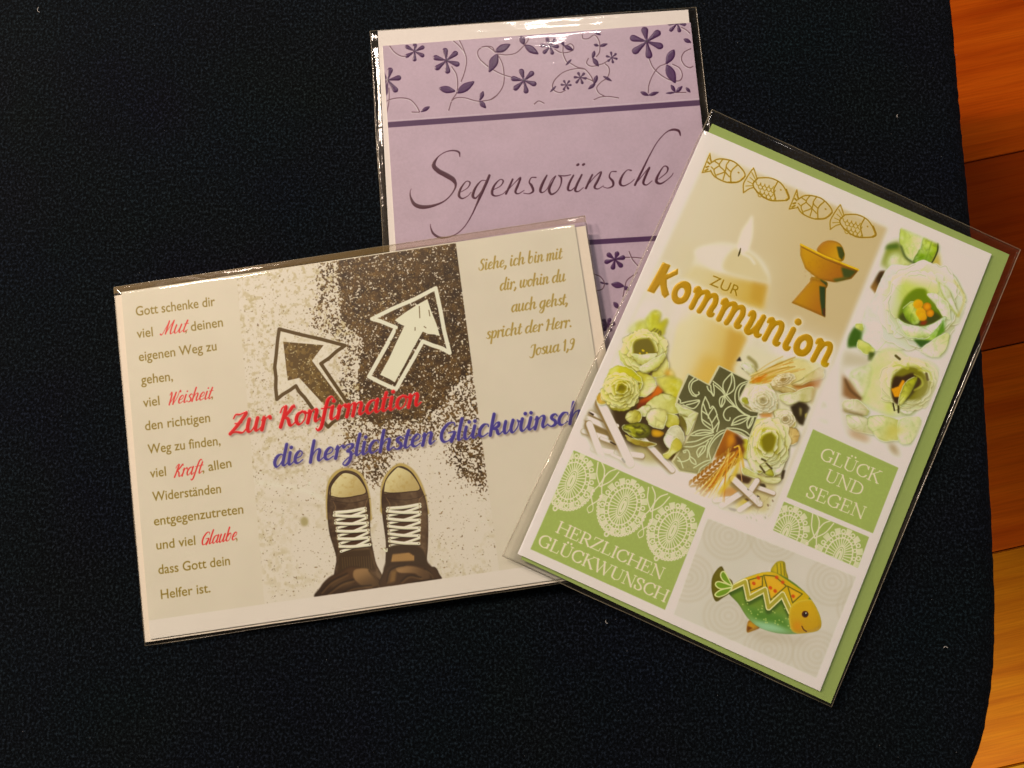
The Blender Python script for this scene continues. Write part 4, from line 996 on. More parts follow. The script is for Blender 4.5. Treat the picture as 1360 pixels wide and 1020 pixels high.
for i in range(26):
    a = np.array([RNG.uniform(780, 1060), RNG.uniform(600, 900)]); cvK.stroke([a, a + RNG.normal(0, 22, 2) + [0, 30]], .9, (170, 146, 104), .5, smooth=False, soft=.5)
for a in ((885, 935), (1015, 765), (1070, 715), (985, 905), (780, 905), (825, 905)): cvK.stroke([a, (a[0] + 6, a[1] + 14)], 1.6, (96, 70, 40), .7, smooth=False, soft=.5)
# ---- the cross
CROSS = [(120, 140), (355, 265), (470, 50), (800, 215), (690, 430), (740, 505), (820, 555), (915, 572), (805, 862), (550, 755), (372, 1150), (230, 1270), (20, 1235), (-60, 1130), (75, 930), (165, 770), (225, 585), (-10, 470), (10, 385)]
cvK.frame(*X)
cvK.fill([(430, 850), (560, 760), (680, 820), (760, 1000), (720, 1100), (520, 1060), (420, 1100)], (170, 104, 34), soft=1.6, col2=(120, 66, 26), axis=[(500, 800), (740, 950)])
cvK.fill([(640, 830), (720, 860), (760, 920), (680, 960)], (84, 44, 22), soft=1.6); cvK.fill([(560, 850), (620, 800), (650, 900), (560, 1000)], (206, 140, 50), soft=2)
CRM = cvK.quadmask(CROSS, .3)
cvK.fill([(x - 14, y - 6) for x, y in CROSS], (214, 196, 158), soft=.5)
cvK.fill(CROSS, (98, 90, 58), soft=.3, col2=(166, 152, 108), axis=[(420, 500), (200, 1200)])
cvK.paint(CRM * np.clip((n3 - .5) * 1.5, 0, 1), (118, 108, 74), .5)
old = cvK.clip; cvK.clip = CRM * mm
LN = (212, 204, 164)
def ln(*ls, w=1.7):
    for l in ls: cvK.stroke(l, w, LN, .95)
ln([(225, 205), (165, 240), (150, 310), (180, 365), (215, 380), (240, 365), (235, 345)], [(185, 185), (130, 250), (130, 320), (165, 380), (210, 395)],
   [(0, 410), (30, 440), (35, 470), (130, 450), (245, 440), (180, 530), (60, 490)], [(100, 490), (180, 470), (240, 445)],
   [(310, 400), (275, 500), (268, 620), (290, 700), (390, 775)], [(310, 400), (350, 480), (365, 530), (395, 505), (430, 560), (450, 640), (465, 690), (440, 790)],
   [(285, 470), (330, 590), (380, 690), (400, 800)], [(400, 520), (350, 600), (345, 640)], [(275, 560), (330, 600)], [(445, 600), (385, 690)], [(270, 650), (370, 720)], [(465, 680), (400, 770)],
   [(130, 830), (230, 780), (330, 775), (400, 800), (290, 830), (180, 835), (130, 830)], [(200, 820), (300, 800), (380, 805)],
   [(70, 915), (200, 900), (320, 850), (400, 830)], [(60, 960), (170, 960), (280, 920), (380, 860)],
   [(330, 1080), (345, 960), (400, 860), (480, 790), (560, 765)], [(370, 1100), (350, 1000), (400, 900), (470, 830), (540, 790)],
   [(330, 280), (345, 320), (375, 350), (405, 390), (410, 320), (400, 250)], [(370, 270), (380, 340), (400, 380)],
   [(400, 225), (480, 290), (540, 370), (620, 470), (700, 560), (800, 620), (900, 620)], [(420, 270), (500, 340), (560, 430), (640, 510)],
   [(610, 130), (550, 190), (515, 240), (510, 300), (530, 350)], [(610, 130), (635, 200), (638, 300), (600, 350), (540, 385)], [(605, 140), (605, 230), (575, 310), (550, 370)],
   [(525, 385), (480, 410), (470, 460), (490, 515), (530, 450), (525, 385)], [(515, 400), (500, 450), (492, 505)],
   [(780, 225), (700, 260), (655, 330), (645, 420), (670, 510), (740, 580), (810, 615)], [(790, 245), (730, 270), (690, 340), (690, 430)],
   [(660, 520), (600, 505), (540, 540), (515, 600), (540, 655), (580, 665), (590, 635)],
   [(605, 720), (640, 650), (720, 610), (800, 615), (770, 660), (700, 700), (605, 720)], [(620, 700), (700, 660), (790, 630)],
   [(810, 630), (780, 690), (795, 755), (840, 690), (855, 625)], [(840, 640), (800, 740)],
   [(560, 750), (680, 760), (760, 790), (810, 830)], [(600, 780), (700, 800), (780, 850)],
   [(230, 1080), (215, 1020), (250, 970), (310, 955), (300, 1010), (230, 1080)], [(290, 970), (240, 1050)], [(310, 960), (345, 900)],
   [(60, 1010), (110, 1000), (135, 1050), (125, 1100), (60, 1130), (0, 1120)], [(135, 1070), (190, 1110), (205, 1160), (160, 1140), (130, 1090)], [(60, 1010), (70, 1030), (90, 1020)],
   [(230, 1260), (260, 1200), (340, 1150), (400, 1110)], [(180, 1200), (300, 1130), (380, 1110)], [(0, 1080), (30, 1120), (60, 1200)])
cvK.clip = old
for i in range(len(CROSS)):
    a, b = CROSS[i], CROSS[(i + 1) % len(CROSS)]
    cvK.stroke([a, b], 1.8, (206, 192, 156), .85, smooth=False)
# blossom in front of the cross's lower end
cvK.frame(*L2)
petal([(950, 700), (1000, 600), (1090, 550), (1150, 600), (1180, 700), (1150, 800), (1060, 830), (980, 790)], (238, 228, 210), (222, 208, 170), rim=(160, 144, 100), ra=.6)
petal([(1000, 850), (1050, 720), (1110, 700), (1160, 800), (1060, 870), (990, 930), (940, 880)], (214, 198, 120), (196, 176, 80), soft=1.0)
petal([(1130, 420), (1215, 460), (1320, 410), (1270, 560), (1210, 660), (1215, 560), (1180, 480)], (232, 222, 196), (214, 202, 160), soft=.8)
# ---- wheat ears
cvK.frame(*R4)
for k, (a, b, off) in enumerate([((130, 560), (620, 150), 0), ((260, 660), (690, 190), 0), ((210, 610), (660, 250), 0)]):
    a = np.array(a, float); b = np.array(b, float); d = (b - a); L = np.hypot(*d); u = d / L; n = np.array([-u[1], u[0]])
    for i in range(11):
        c = a + d * (i / 11.0)
        for s in (1, -1):
            base = c + n * s * 6
            tip = c + u * 78 + n * s * 38
            m = (base + tip) / 2
            cvK.fill([base, m + n * s * 22, tip, m - n * s * 11], (228, 188, 104), smooth=True, col2=(196, 138, 50), axis=[tip, base], soft=.4, rim=(130, 72, 24), rimw=1.4, rima=.75)
for i in range(26):
    a = np.array([RNG.uniform(560, 720), RNG.uniform(130, 300)]); b = np.array([RNG.uniform(180, 560), 0.]); b[1] = 640 + (b[0] - 180) * .28
    cvK.stroke([a, (a + b) / 2 + RNG.normal(0, 10, 2), b], RNG.uniform(.8, 1.6), [(228, 196, 112), (206, 150, 56), (232, 208, 140), (190, 112, 36)][i % 4], .75, soft=.3)
cvK.stroke([(690, 100), (720, 200), (740, 340)], 3, (212, 166, 70), .8, soft=.6); cvK.stroke([(640, 120), (690, 110), (700, 230)], 2, (226, 180, 84), .9)
cvK.stroke([(700, 230), (640, 420), (470, 640)], 5, (214, 178, 74), .8, soft=1)
cvK.stroke([(700, 300), (725, 500)], 1.2, (220, 170, 120), .8)
cvK.clip = None
# fade of the picture into the white sheet
cvK.frame(*F0)
cvK.fill([(748, 560), (770, 575), (1030, 690), (1045, 640), (1060, 700), (1000, 720), (740, 610)], WH, soft=5, alpha=.75)
# ---- chalice
CH = cvK.newmask()
def part(pts, col, fr, smooth=False, **kw):
    cvK.frame(*fr)
    r = cvK.fill(pts, col, smooth=smooth, **kw)
    if r: y, x, m = r; v = CH[y:y + m.shape[0], x:x + m.shape[1]]; np.maximum(v, m, out=v)
H1, H2 = (840, 140, 3.923), (780, 330, 3.776)
GOLD, GOLD2 = (190, 140, 34), (160, 104, 26)
part([(962, 760), (985, 718), (1030, 703), (1082, 722), (1105, 775), (1090, 812), (1030, 800)], (184, 128, 42), H1, True, col2=(206, 156, 40), axis=[(980, 720), (1090, 800)], soft=.3, rim=(120, 76, 24))
cvK.fill([(1062, 735), (1090, 738), (1104, 776), (1090, 806), (1074, 790)], (74, 76, 30), soft=.8)
part([(874, 722), (980, 775), (1178, 858), (1140, 902), (1050, 921), (965, 905), (900, 850), (874, 780)], (196, 146, 34), H1, False, col2=(166, 104, 32), axis=[(900, 750), (1120, 900)], soft=.4, rim=(120, 80, 20))
cvK.fill([(1085, 842), (1168, 862), (1130, 900), (1098, 898)], (72, 78, 32), soft=1.0)
cvK.fill([(1040, 905), (1100, 895), (1130, 902), (1060, 920)], (96, 96, 40), soft=1.0)
cvK.stroke([(876, 724), (1000, 786), (1176, 856)], 2.4, (222, 178, 62), smooth=False); cvK.stroke([(880, 738), (1000, 800), (1160, 864)], 1.2, (120, 78, 24), .7, smooth=False)
for i in range(40): cvK.stroke([(900 + RNG.uniform(0, 200), 800 + RNG.uniform(0, 90))] * 2 + [(905 + RNG.uniform(0, 200), 800 + RNG.uniform(0, 90))][:0], 1.6, (150, 92, 30), .3, smooth=False, soft=.6)
part([(932, 895), (965, 900), (1014, 922), (1010, 950), (985, 952), (930, 922)], (186, 138, 40), H1, True, soft=.3, rim=(110, 72, 22))
cvK.fill([(975, 905), (1014, 925), (1008, 948), (985, 940)], (70, 74, 34), soft=.8)
part([(1128, 152), (1168, 162), (1196, 186), (1192, 345), (1105, 306), (1024, 272)], (188, 136, 36), H2, False, col2=(172, 112, 34), axis=[(1060, 240), (1180, 300)], soft=.4, rim=(122, 80, 22))
cvK.fill([(1162, 188), (1192, 194), (1191, 342), (1176, 330), (1166, 260)], (52, 66, 30), soft=.6); cvK.fill([(1180, 300), (1191, 300), (1191, 342), (1180, 330)], (96, 52, 28), soft=.6)
# ---- four outline fishes in gold
FM = []
def fishA(dx, dy):
    cvK.frame(*H1); M = cvK.newmask(); g = lambda l: [(x + dx, y + dy) for x, y in l]
    for l, w in [([(408, 300), (450, 279), (520, 290), (565, 325), (586, 366), (550, 398), (490, 400), (430, 372), (406, 338)], 1.7), ([(586, 368), (550, 398), (500, 401)], 2.2),
                 ([(410, 298), (403, 250)], 1.4), ([(403, 250), (363, 350)], 1.5), ([(363, 350), (408, 342)], 1.4),
                 ([(546, 310), (514, 345), (512, 398)], 1.7), ([(470, 281), (452, 312), (480, 345), (472, 386)], 1.5), ([(505, 287), (488, 318), (514, 348)], 1.5),
                 ([(430, 292), (452, 312), (425, 335), (436, 372)], 1.5), ([(488, 318), (480, 345), (440, 362)], 1.5), ([(480, 345), (505, 372)], 1.5), ([(410, 320), (425, 335)], 1.3)]:
        cvK.stroke(g(l), w, 0, mask=M)
    for a, b in [((404, 275), (410, 292)), ((393, 296), (402, 305)), ((384, 322), (396, 318)), ((378, 340), (392, 332))]: cvK.stroke(g([a, b]), 2.2, 0, mask=M, smooth=False)
    cvK.stroke(g([(551, 349), (554, 351)]), 1.8, 0, mask=M, smooth=False)
    FM.append(M)
def fishB(dx, dy):
    cvK.frame(*H1); M = cvK.newmask(); g = lambda l: [(x + dx, y + dy) for x, y in l]
    for l, w in [([(650, 382), (660, 378), (720, 379), (775, 408), (814, 470)], 1.6), ([(814, 480), (812, 488), (780, 496), (710, 492), (650, 450), (627, 410), (650, 382)], 1.8), ([(800, 440), (814, 480), (800, 493)], 3.0),
                 ([(630, 326), (612, 350), (596, 375)], 1.5), ([(596, 375), (578, 410), (578, 455)], 1.5), ([(578, 455), (605, 436), (628, 428)], 1.4), ([(630, 326), (640, 352), (648, 382)], 1.4),
                 ([(612, 375), (640, 400)], 1.0), ([(600, 395), (630, 410)], 1.0), ([(590, 420), (626, 418)], 1.0), ([(622, 350), (640, 385)], 1.0), ([(757, 396), (736, 440), (745, 490)], 1.7)]:
        cvK.stroke(g(l), w, 0, mask=M)
    for r in range(4):
        for c in range(5):
            x = 645 + c * 22 + (r % 2) * 11 - r * 1; y = 398 + r * 20 + c * 6
            if x < 728 - 2 * r and y < 484: cvK.stroke(g([(x, y), (x + 4, y + 15), (x + 16, y + 18), (x + 23, y + 6)]), 1.0, 0, mask=M)
    cvK.stroke(g([(771, 439), (773, 441)]), 1.7, 0, mask=M, smooth=False)
    FM.append(M)
fishA(0, 0); fishB(0, 0); fishA(453, 190); fishB(452, 191)
for M in FM:
    cvK.paint(np.clip(blur(M, 1.5) * 1.6, 0, 1), (216, 190, 120), .5); cvK.paint(M, (166, 128, 40))
# ---- lettering in gold
KM = cvK.newmask()
K1, K2 = (850, 330, 8.5), (960, 380, 8.5)
def kpoly(fr, outer, hole=None, smooth=False):
    cvK.frame(*fr)
    P = [cvK.T(cr(outer, True) if smooth else outer)]
    if hole is not None: P.append(cvK.T(cr(hole, True))[::-1])
    y, x, m = cvK.cover(P, pad=1)
    v = KM[y:y + m.shape[0], x:x + m.shape[1]]; np.maximum(v, m, out=v)
def kst(fr, l, d=(0, 0)): cvK.frame(*fr); cvK.stroke([(x + d[0], y + d[1], w) for x, y, w in l], 1, 0, mask=KM)
kpoly(K1, [(258, 155), (345, 190), (290, 300), (360, 262), (430, 225), (428, 290), (300, 352), (303, 430), (330, 520), (278, 560), (245, 520), (226, 405), (158, 507), (80, 478)])
kpoly(K1, [(535, 375), (575, 420), (572, 510), (530, 590), (470, 625), (405, 622), (362, 575), (358, 500), (395, 420), (465, 372)], [(492, 450), (504, 490), (480, 540), (445, 558), (422, 530), (430, 480), (462, 446)], True)
def lm(fr, d):
    kst(fr, [(614, 488, 3.5), (635, 455, 5.5), (662, 450, 6.5)], d); kst(fr, [(668, 470, 7.2), (625, 575, 7.2), (580, 665, 7.2)], d)
    kst(fr, [(640, 570, 4), (690, 505, 5.5), (745, 490, 6.6), (765, 510, 7.2), (745, 575, 7.2), (705, 650, 7.2), (668, 705, 7.2)], d)
    kst(fr, [(735, 620, 4), (785, 545, 5.5), (840, 530, 7), (856, 560, 7.6), (845, 620, 7.6), (800, 690, 7.6), (782, 735, 7.8), (805, 752, 6), (832, 738, 3)], d)
lm(K1, (0, 0)); lm(K1, (307, 133))
kst(K2, [(296, 330, 3.5), (318, 300, 5.5), (345, 300, 6.6), (345, 345, 7.4), (305, 425, 7.6), (270, 485, 7.8), (285, 520, 7.6), (325, 510, 6), (375, 450, 4.5), (410, 395, 4)])
kst(K2, [(458, 350, 7.4), (415, 430, 7.6), (378, 500, 7.8), (382, 548, 7.6), (405, 560, 5), (428, 548, 3)])
def lnn(d):
    kst(K2, [(510, 405, 3.5), (530, 378, 5.5), (558, 375, 6.5)], d); kst(K2, [(566, 400, 7.4), (520, 500, 7.4), (470, 595, 7.4)], d)
    kst(K2, [(535, 500, 4), (590, 425, 5.5), (645, 415, 7), (664, 440, 7.6), (652, 500, 7.6), (608, 585, 7.6), (590, 635, 7.8), (612, 655, 6), (640, 640, 3)], d)
lnn((0, 0)); lnn((547, 236))
kst(K2, [(848, 403, 9.4), (849, 404, 9.4)])
kst(K2, [(795, 490, 7.6), (745, 590, 7.8), (708, 660, 8), (712, 696, 7.8), (735, 706, 5), (755, 690, 3)])
kpoly(K2, [(940, 540), (1000, 570), (1018, 640), (990, 730), (925, 788), (850, 786), (800, 735), (800, 655), (850, 575)], [(928, 612), (945, 645), (925, 695), (890, 718), (868, 695), (885, 640)], True)
halo = np.clip(blur(KM, 6.5) * 1.9, 0, 1)
cvK.paint(halo, (230, 214, 202), .9)
cvK.paint(np.clip(blur(KM, 2) * 1.8, 0, 1), (226, 196, 130), .6)
cvK.paint(KM, (194, 146, 10))
cvK.frame(*K1); ZM = sans_text(cvK, 'ZUR', (780, 406), (1098, 540), 118, 0, bold=-.004, M=cvK.newmask())
cvK.paint(np.clip(blur(ZM, 2) * 1.2, 0, 1), (226, 200, 120), .35); cvK.paint(ZM, (164, 126, 30))
# ---- picture of the white roses
cvK.frame(*F0); rm = cvK.quadmask(Q_ROSE, 1.6)
cvK.clip = rm
cvK.frame(*F0)
cvK.fill([(1050, 280), (1340, 280), (1340, 640), (1050, 640)], (226, 210, 198))
Q6, Q7 = (1120, 290, 6.8), (1110, 430, 5.667)
GR, GRD, IV = (140, 156, 46), (84, 100, 28), (232, 222, 190)
def pet(pts, c1=IV, c2=(214, 208, 150), ax=None, soft=.6, rim=(160, 166, 80), ra=.35, alpha=1.0):
    pts = np.array(pts, float)
    if ax is None: ax = [pts[0], pts[len(pts) // 2]]
    layer(pts, c1, c2, ax, soft, rim, ra, alpha, (120, 126, 60))
cvK.frame(*Q6)
cvK.fill([(380, 250), (500, 200), (560, 340), (640, 400), (420, 460), (340, 420)], (150, 150, 70), soft=3)
cvK.fill([(320, 250), (500, 225), (500, 270), (400, 280)], (84, 104, 40), soft=2.0)
pet([(420, 340), (500, 310), (600, 400), (560, 440), (400, 440)], (230, 220, 190), (196, 190, 110), soft=2.5)
pet([(515, 90), (620, 60), (760, 130), (760, 200), (660, 360), (620, 380), (560, 330), (510, 220)], (198, 200, 112), (222, 216, 160), ax=[(520, 150), (700, 240)], soft=.7)
pet([(730, 170), (850, 195), (855, 280), (800, 400), (740, 430), (630, 390), (690, 280)], (196, 200, 84), (120, 150, 46), ax=[(760, 180), (720, 420)], soft=.7, rim=(70, 84, 26), ra=.8)
cvK.fill([(800, 380), (860, 300), (880, 440), (790, 420)], (196, 170, 90), soft=2.5)
cvK.stroke([(852, 200), (850, 290), (810, 380), (775, 425)], 2.0, (66, 66, 24), .9); cvK.stroke([(520, 250), (560, 350), (630, 400)], 2.6, (60, 72, 30), .8, soft=1)
cvK.stroke([(800, 200), (770, 300), (740, 380)], 1.4, (110, 130, 40), .5, soft=.8); cvK.stroke([(560, 110), (550, 220), (590, 320)], 1.8, (170, 176, 84), .5, soft=1)
cvK.fill([(240, 620), (330, 480), (380, 470), (300, 690)], (92, 62, 30), soft=1.2, col2=(150, 110, 56), axis=[(340, 500), (250, 640)])
cvK.fill([(300, 540), (340, 480), (372, 500), (318, 620)], (60, 42, 18), soft=2)
pet([(410, 430), (560, 420), (700, 415), (860, 450), (1000, 520), (1090, 680), (1095, 760), (1030, 890), (940, 1010), (880, 1120), (600, 1160), (420, 1200), (250, 1180), (150, 1050), (180, 860), (280, 680)], (228, 218, 206), (228, 218, 196), soft=1.0, ra=.15)
rose(1222, 408, 57, 60, .35, (234, 224, 204), (222, 212, 160), (180, 176, 84), 44, 3, .48, sh=(132, 122, 66))
rose(1222, 410, 44, 42, 1.1, (234, 226, 198), (212, 204, 128), (150, 158, 54), 47, 1, .5, sh=(110, 110, 46))
cvK.frame(*Q6)
cvK.fill([(480, 560), (620, 500), (860, 560), (930, 700), (900, 880), (700, 980), (500, 960), (470, 760)], (222, 218, 176), soft=8, smooth=True, alpha=.35)
cvK.fill([(530, 570), (620, 590), (760, 650), (760, 740), (540, 740), (500, 760)], (200, 202, 104), soft=4, smooth=True, alpha=.7)
cvK.fill([(540, 740), (640, 640), (740, 640), (760, 700), (860, 820), (910, 900), (800, 960), (640, 965), (500, 900)], (118, 132, 34), soft=1.6, smooth=True)
cvK.fill([(500, 900), (560, 840), (700, 800), (880, 880), (800, 955), (620, 965)], (76, 78, 30), soft=1.6, smooth=True)
pet([(855, 570), (950, 640), (1000, 760), (1040, 880), (900, 720)], (226, 220, 190), (226, 216, 200), soft=1.4, rim=(170, 160, 80), ra=.6)
cvK.stroke([(855, 570), (880, 660), (940, 760), (1030, 885)], 2.2, (176, 176, 88), .7, soft=1); cvK.stroke([(1000, 560), (1080, 680), (1085, 760), (1035, 885)], 2.4, (196, 176, 92), .7, soft=1.2)
pet([(755, 690), (830, 680), (940, 780), (960, 900), (900, 890), (830, 780)], (236, 226, 214), (228, 220, 190), soft=.7)
pet([(545, 800), (620, 750), (680, 780), (700, 900), (655, 962), (590, 930), (540, 860)], (222, 216, 130), (160, 176, 70), ax=[(640, 800), (560, 860)], soft=.6, rim=(90, 106, 36), ra=.7)
for c, r in (((675, 775), 46), ((700, 850), 48), ((715, 890), 40)): cvK.fill([(c[0] + r * math.cos(t), c[1] + r * math.sin(t)) for t in np.linspace(0, 6.28, 12)[:-1]], (228, 176, 36), soft=.6, col2=(212, 150, 30), axis=[(c[0] - r, c[1] - r), (c[0] + r, c[1] + r)])
for c, r in (((755, 797), 38), ((782, 855), 36)): cvK.fill([(c[0] + r * math.cos(t), c[1] + r * math.sin(t)) for t in np.linspace(0, 6.28, 12)[:-1]], (230, 160, 56), soft=.5, rim=(150, 86, 20))
cvK.fill([(700, 930), (760, 920), (740, 960), (690, 965)], (140, 60, 30), soft=1)
pet([(490, 910), (560, 950), (700, 975), (800, 950), (900, 890), (925, 900), (900, 1000), (800, 1060), (640, 1080), (540, 1040)], (238, 228, 216), (210, 206, 140), ax=[(700, 980), (700, 1080)], soft=.6, rim=(130, 150, 60), ra=.5)
cvK.fill([(860, 1000), (905, 900), (912, 1020), (840, 1080), (780, 1060)], (104, 140, 46), soft=1.2)
cvK.frame(*Q7)
cvK.fill([(90, 180), (80, 80), (140, 20), (200, 60), (180, 170)], (72, 100, 34), soft=1.6)
pet([(160, 150), (180, 120), (240, 150), (290, 200), (230, 230), (170, 190)], (216, 208, 130), (196, 190, 96), soft=1)
pet([(150, 0), (200, 0), (200, 50), (150, 30)], (216, 206, 130), (200, 196, 110), soft=1)
cvK.fill([(235, 280), (250, 210), (300, 220), (270, 280)], (74, 84, 30), soft=1)
cvK.fill([(60, 200), (230, 240), (280, 320), (40, 320)], (204, 186, 160), soft=4)
pet([(570, 115), (680, 110), (770, 20), (790, 0), (740, 110), (640, 130)], (200, 208, 90), (120, 156, 50), soft=1)
cvK.fill([(580, 115), (720, 125), (640, 180)], (60, 90, 30), soft=1)
pet([(640, 190), (720, 130), (830, 70), (850, 110), (800, 230), (720, 250), (660, 220)], (234, 224, 206), (214, 206, 150), soft=.8)
pet([(280, 260), (340, 200), (450, 190), (560, 260), (700, 280), (770, 340), (720, 480), (640, 600), (560, 680), (400, 680), (240, 620), (180, 540), (200, 400)], (222, 214, 162), (228, 218, 186), soft=2.2, ra=.2)
pet([(120, 360), (260, 320), (240, 460), (190, 560), (110, 470)], (230, 216, 196), (222, 210, 180), soft=1.6)
cvK.fill([(50, 380), (110, 440), (200, 570), (150, 590), (50, 540)], (150, 108, 70), soft=2.0)
pet([(60, 580), (160, 570), (240, 640), (230, 690), (120, 670), (60, 650)], (228, 212, 188), (206, 186, 150), soft=.9)
pet([(80, 690), (200, 700), (330, 760), (320, 830), (200, 820), (100, 780)], (232, 218, 196), (212, 194, 160), soft=.9)
pet([(250, 700), (400, 700), (520, 760), (500, 860), (360, 880), (260, 800)], (230, 218, 184), (206, 192, 120), soft=1.0)
pet([(480, 720), (620, 700), (640, 780), (560, 900), (470, 880)], (230, 220, 190), (214, 204, 150), soft=1.0); cvK.stroke([(70, 420), (110, 500), (185, 562)], 2.6, (90, 62, 36), .8, soft=1)
cvK.stroke([(60, 650), (130, 670), (200, 690)], 2.6, (120, 86, 54), .8, soft=1.4); cvK.fill([(80, 790), (160, 810), (250, 850), (240, 890), (120, 850)], (190, 154, 116), soft=4); cvK.stroke([(45, 340), (50, 600), (80, 780)], 3, (196, 170, 136), .6, soft=3)
for l in ([(300, 560), (270, 460), (340, 330), (430, 290)], [(230, 560), (220, 440), (280, 340)]): cvK.stroke(l, 5, (206, 198, 120), .5, soft=3)
cvK.fill([(360, 620), (440, 560), (430, 660), (400, 680)], (196, 190, 80), soft=5, alpha=.8)
pet([(385, 470), (440, 330), (520, 350), (600, 330), (670, 370), (660, 480), (560, 560), (470, 640), (420, 600)], (228, 220, 150), (216, 208, 130), soft=.8, rim=(150, 140, 56), ra=.6)
cvK.fill([(415, 500), (440, 400), (500, 395), (580, 370), (640, 430), (600, 500), (500, 600), (440, 590)], (66, 44, 20), soft=1.0, smooth=True)
cvK.fill([(415, 490), (470, 470), (500, 420), (520, 430), (480, 550), (440, 550)], (226, 156, 40), soft=.8)
pet([(470, 600), (490, 500), (540, 420), (610, 400), (590, 460), (560, 520), (500, 600)], (214, 204, 110), (190, 184, 70), soft=.6, rim=(110, 100, 34), ra=.7)
pet([(470, 665), (500, 600), (600, 520), (680, 440), (700, 500), (640, 600), (560, 680)], (236, 226, 206), (222, 212, 160), soft=.6, rim=(120, 116, 40), ra=.6)
rose(1207, 510, 40, 36, .1, (234, 224, 182), (216, 206, 126), (170, 156, 56), 31, 4, .50, off=(.12, -.05), sh=(120, 104, 46))
cvK.frame(*Q7)
cvK.fill([(415, 500), (440, 400), (500, 395), (580, 370), (640, 430), (600, 500), (500, 600), (440, 590)], (66, 44, 20), soft=1.0, smooth=True)
cvK.fill([(415, 490), (470, 470), (500, 420), (520, 430), (480, 550), (440, 550)], (226, 156, 40), soft=.8)
pet([(470, 600), (490, 500), (540, 420), (610, 400), (590, 460), (560, 520), (500, 600)], (214, 204, 110), (190, 184, 70), soft=.6, rim=(110, 100, 34), ra=.7)
cvK.stroke([(430, 600), (440, 650)], 2.2, (60, 50, 16), .9); cvK.stroke([(470, 620), (470, 665)], 2.6, (60, 50, 16), .9, soft=.4)
for l in ([(450, 240), (480, 265)], [(680, 375), (690, 420)]): cvK.stroke(l, 3.4, (84, 66, 24), .9, soft=.5)
for l in ([(430, 320), (480, 310), (540, 340), (540, 300)], [(620, 350), (700, 360), (720, 420)], [(590, 380), (640, 410), (650, 460), (590, 500)]): cvK.stroke(l, 2.2, (190, 182, 84), .8, soft=.7)
cvK.fill([(400, 760), (500, 780), (560, 790), (440, 840), (370, 860)], (206, 190, 110), soft=4); cvK.fill([(390, 895), (450, 920), (480, 1000), (430, 970)], (160, 130, 84), soft=3)
cvK.frame(*F0)
cvK.stroke([(1091, 541), (1093, 534), (1096, 540)], 3, (190, 168, 140), .6, soft=1.5); cvK.stroke([(1086, 556), (1098, 561)], 3, (200, 180, 150), .5, soft=2)
cvK.clip = None
cvK.frame(*F0)
cvK.fill([(1085, 480), (1108, 490), (1088, 575), (1070, 566)], WH, soft=4, alpha=.5)
cvK.fill([(1240, 470), (1262, 480), (1210, 620), (1180, 606)], WH, soft=4, alpha=.2)
# ---- green panels with lace
GP = (166, 170, 102)
def lace(fr, cs, clip, s=1.0):
    cvK.clip = clip
    cvK.frame(*fr)
    ex = np.array([.909, .416]); ey = np.array([.398, -.917]); LC = (228, 226, 184)
    P = lambda c, x, y: np.array(c) + (ex * x + ey * y) * s
    def ell(c, a, b, w, n=24, t0=0, t1=2 * math.pi, off=(0, 0)):
        cvK.stroke([P(c, off[0] + a * math.cos(t), off[1] + b * math.sin(t)) for t in np.linspace(t0, t1, n)], w * 1.3, LC, .95, smooth=False)
    for c in cs:
        ell(c, 15, 46, 1.2); ell(c, 7, 30, 1.6); ell(c, 24, 56, .8)
        for i in range(30):
            t = 2 * math.pi * i / 30
            cvK.stroke([P(c, 25 * math.cos(t), 57 * math.sin(t)), P(c, 70 * math.cos(t), 100 * math.sin(t))], 1.35, LC, .95, smooth=False)
        ell(c, 70, 100, 1.3, 40); ell(c, 92, 122, .9, 40)
        for i in range(16):
            t = 2 * math.pi * (i + .5) / 16; q = (81 * math.cos(t), 112 * math.sin(t))
            ell(c, 9, 9, 1.1, 9, off=q)
        for i in range(12):
            t = 2 * math.pi * i / 12
            for dt in (-.10, -.05, 0, .05, .10):
                tt = t + dt
                cvK.stroke([P(c, 92 * math.cos(tt), 122 * math.sin(tt)), P(c, 122 * math.cos(tt), 150 * math.sin(tt))], 1.35, LC, .95, smooth=False)
            tt = t + 2 * math.pi / 24
            ell(c, 10, 10, 1.2, 9, off=(104 * math.cos(tt), 134 * math.sin(tt)))
        for i in range(26):
            t = math.pi + (math.pi) * i / 25
            ell(c, 6, 6, 1.3, 7, off=(125 * math.cos(t), 154 * math.sin(t)))
        ell(c, 10, 12, 1.5, 10, off=(-20, -166))
    for i in range(len(cs) - 1):
        m = (np.array(cs[i]) + cs[i + 1]) / 2
        for sx in (-1, 1):
            cvK.stroke([P(m, 0, -60), P(m, sx * 26, -10), P(m, sx * 6, 50), P(m, 0, 100)], 1.6, LC, .95)
            cvK.stroke([P(m, 0, 40), P(m, sx * 40, 90), P(m, sx * 60, 150)], 1.6, LC, .95)
            cvK.stroke([P(m, 0, 90), P(m, sx * 14, 130), P(m, sx * 44, 160)], 1.6, LC, .95)
        cvK.stroke([P(m, 0, -110), P(m, -16, -90), P(m, 0, -60), P(m, 14, -90), P(m, 0, -110)], 1.1, LC, .95)
    cvK.clip = None
for q in (Q_G1, Q_LACE, Q_G2):
    cvK.frame(*F0); cvK.fill(q, GP, soft=.25)
    m = cvK.quadmask(q, .25); cvK.paint(m * np.clip((n3 - .45) * 2, 0, 1), (178, 184, 112), .35)
G2F = (660, 570, 3.923)
cvK.frame(*F0); m_g2 = cvK.quadmask(Q_G2, .3); m_la = cvK.quadmask(Q_LACE, .3)
lace(G2F, [(388, 268), (655, 402), (915, 528)], m_g2)
lace((1000, 500, 3.643), [(95 + 60, 760), (150 + 262, 870)], m_la, .93)
TC = (230, 228, 182)
cvK.frame(*G2F)
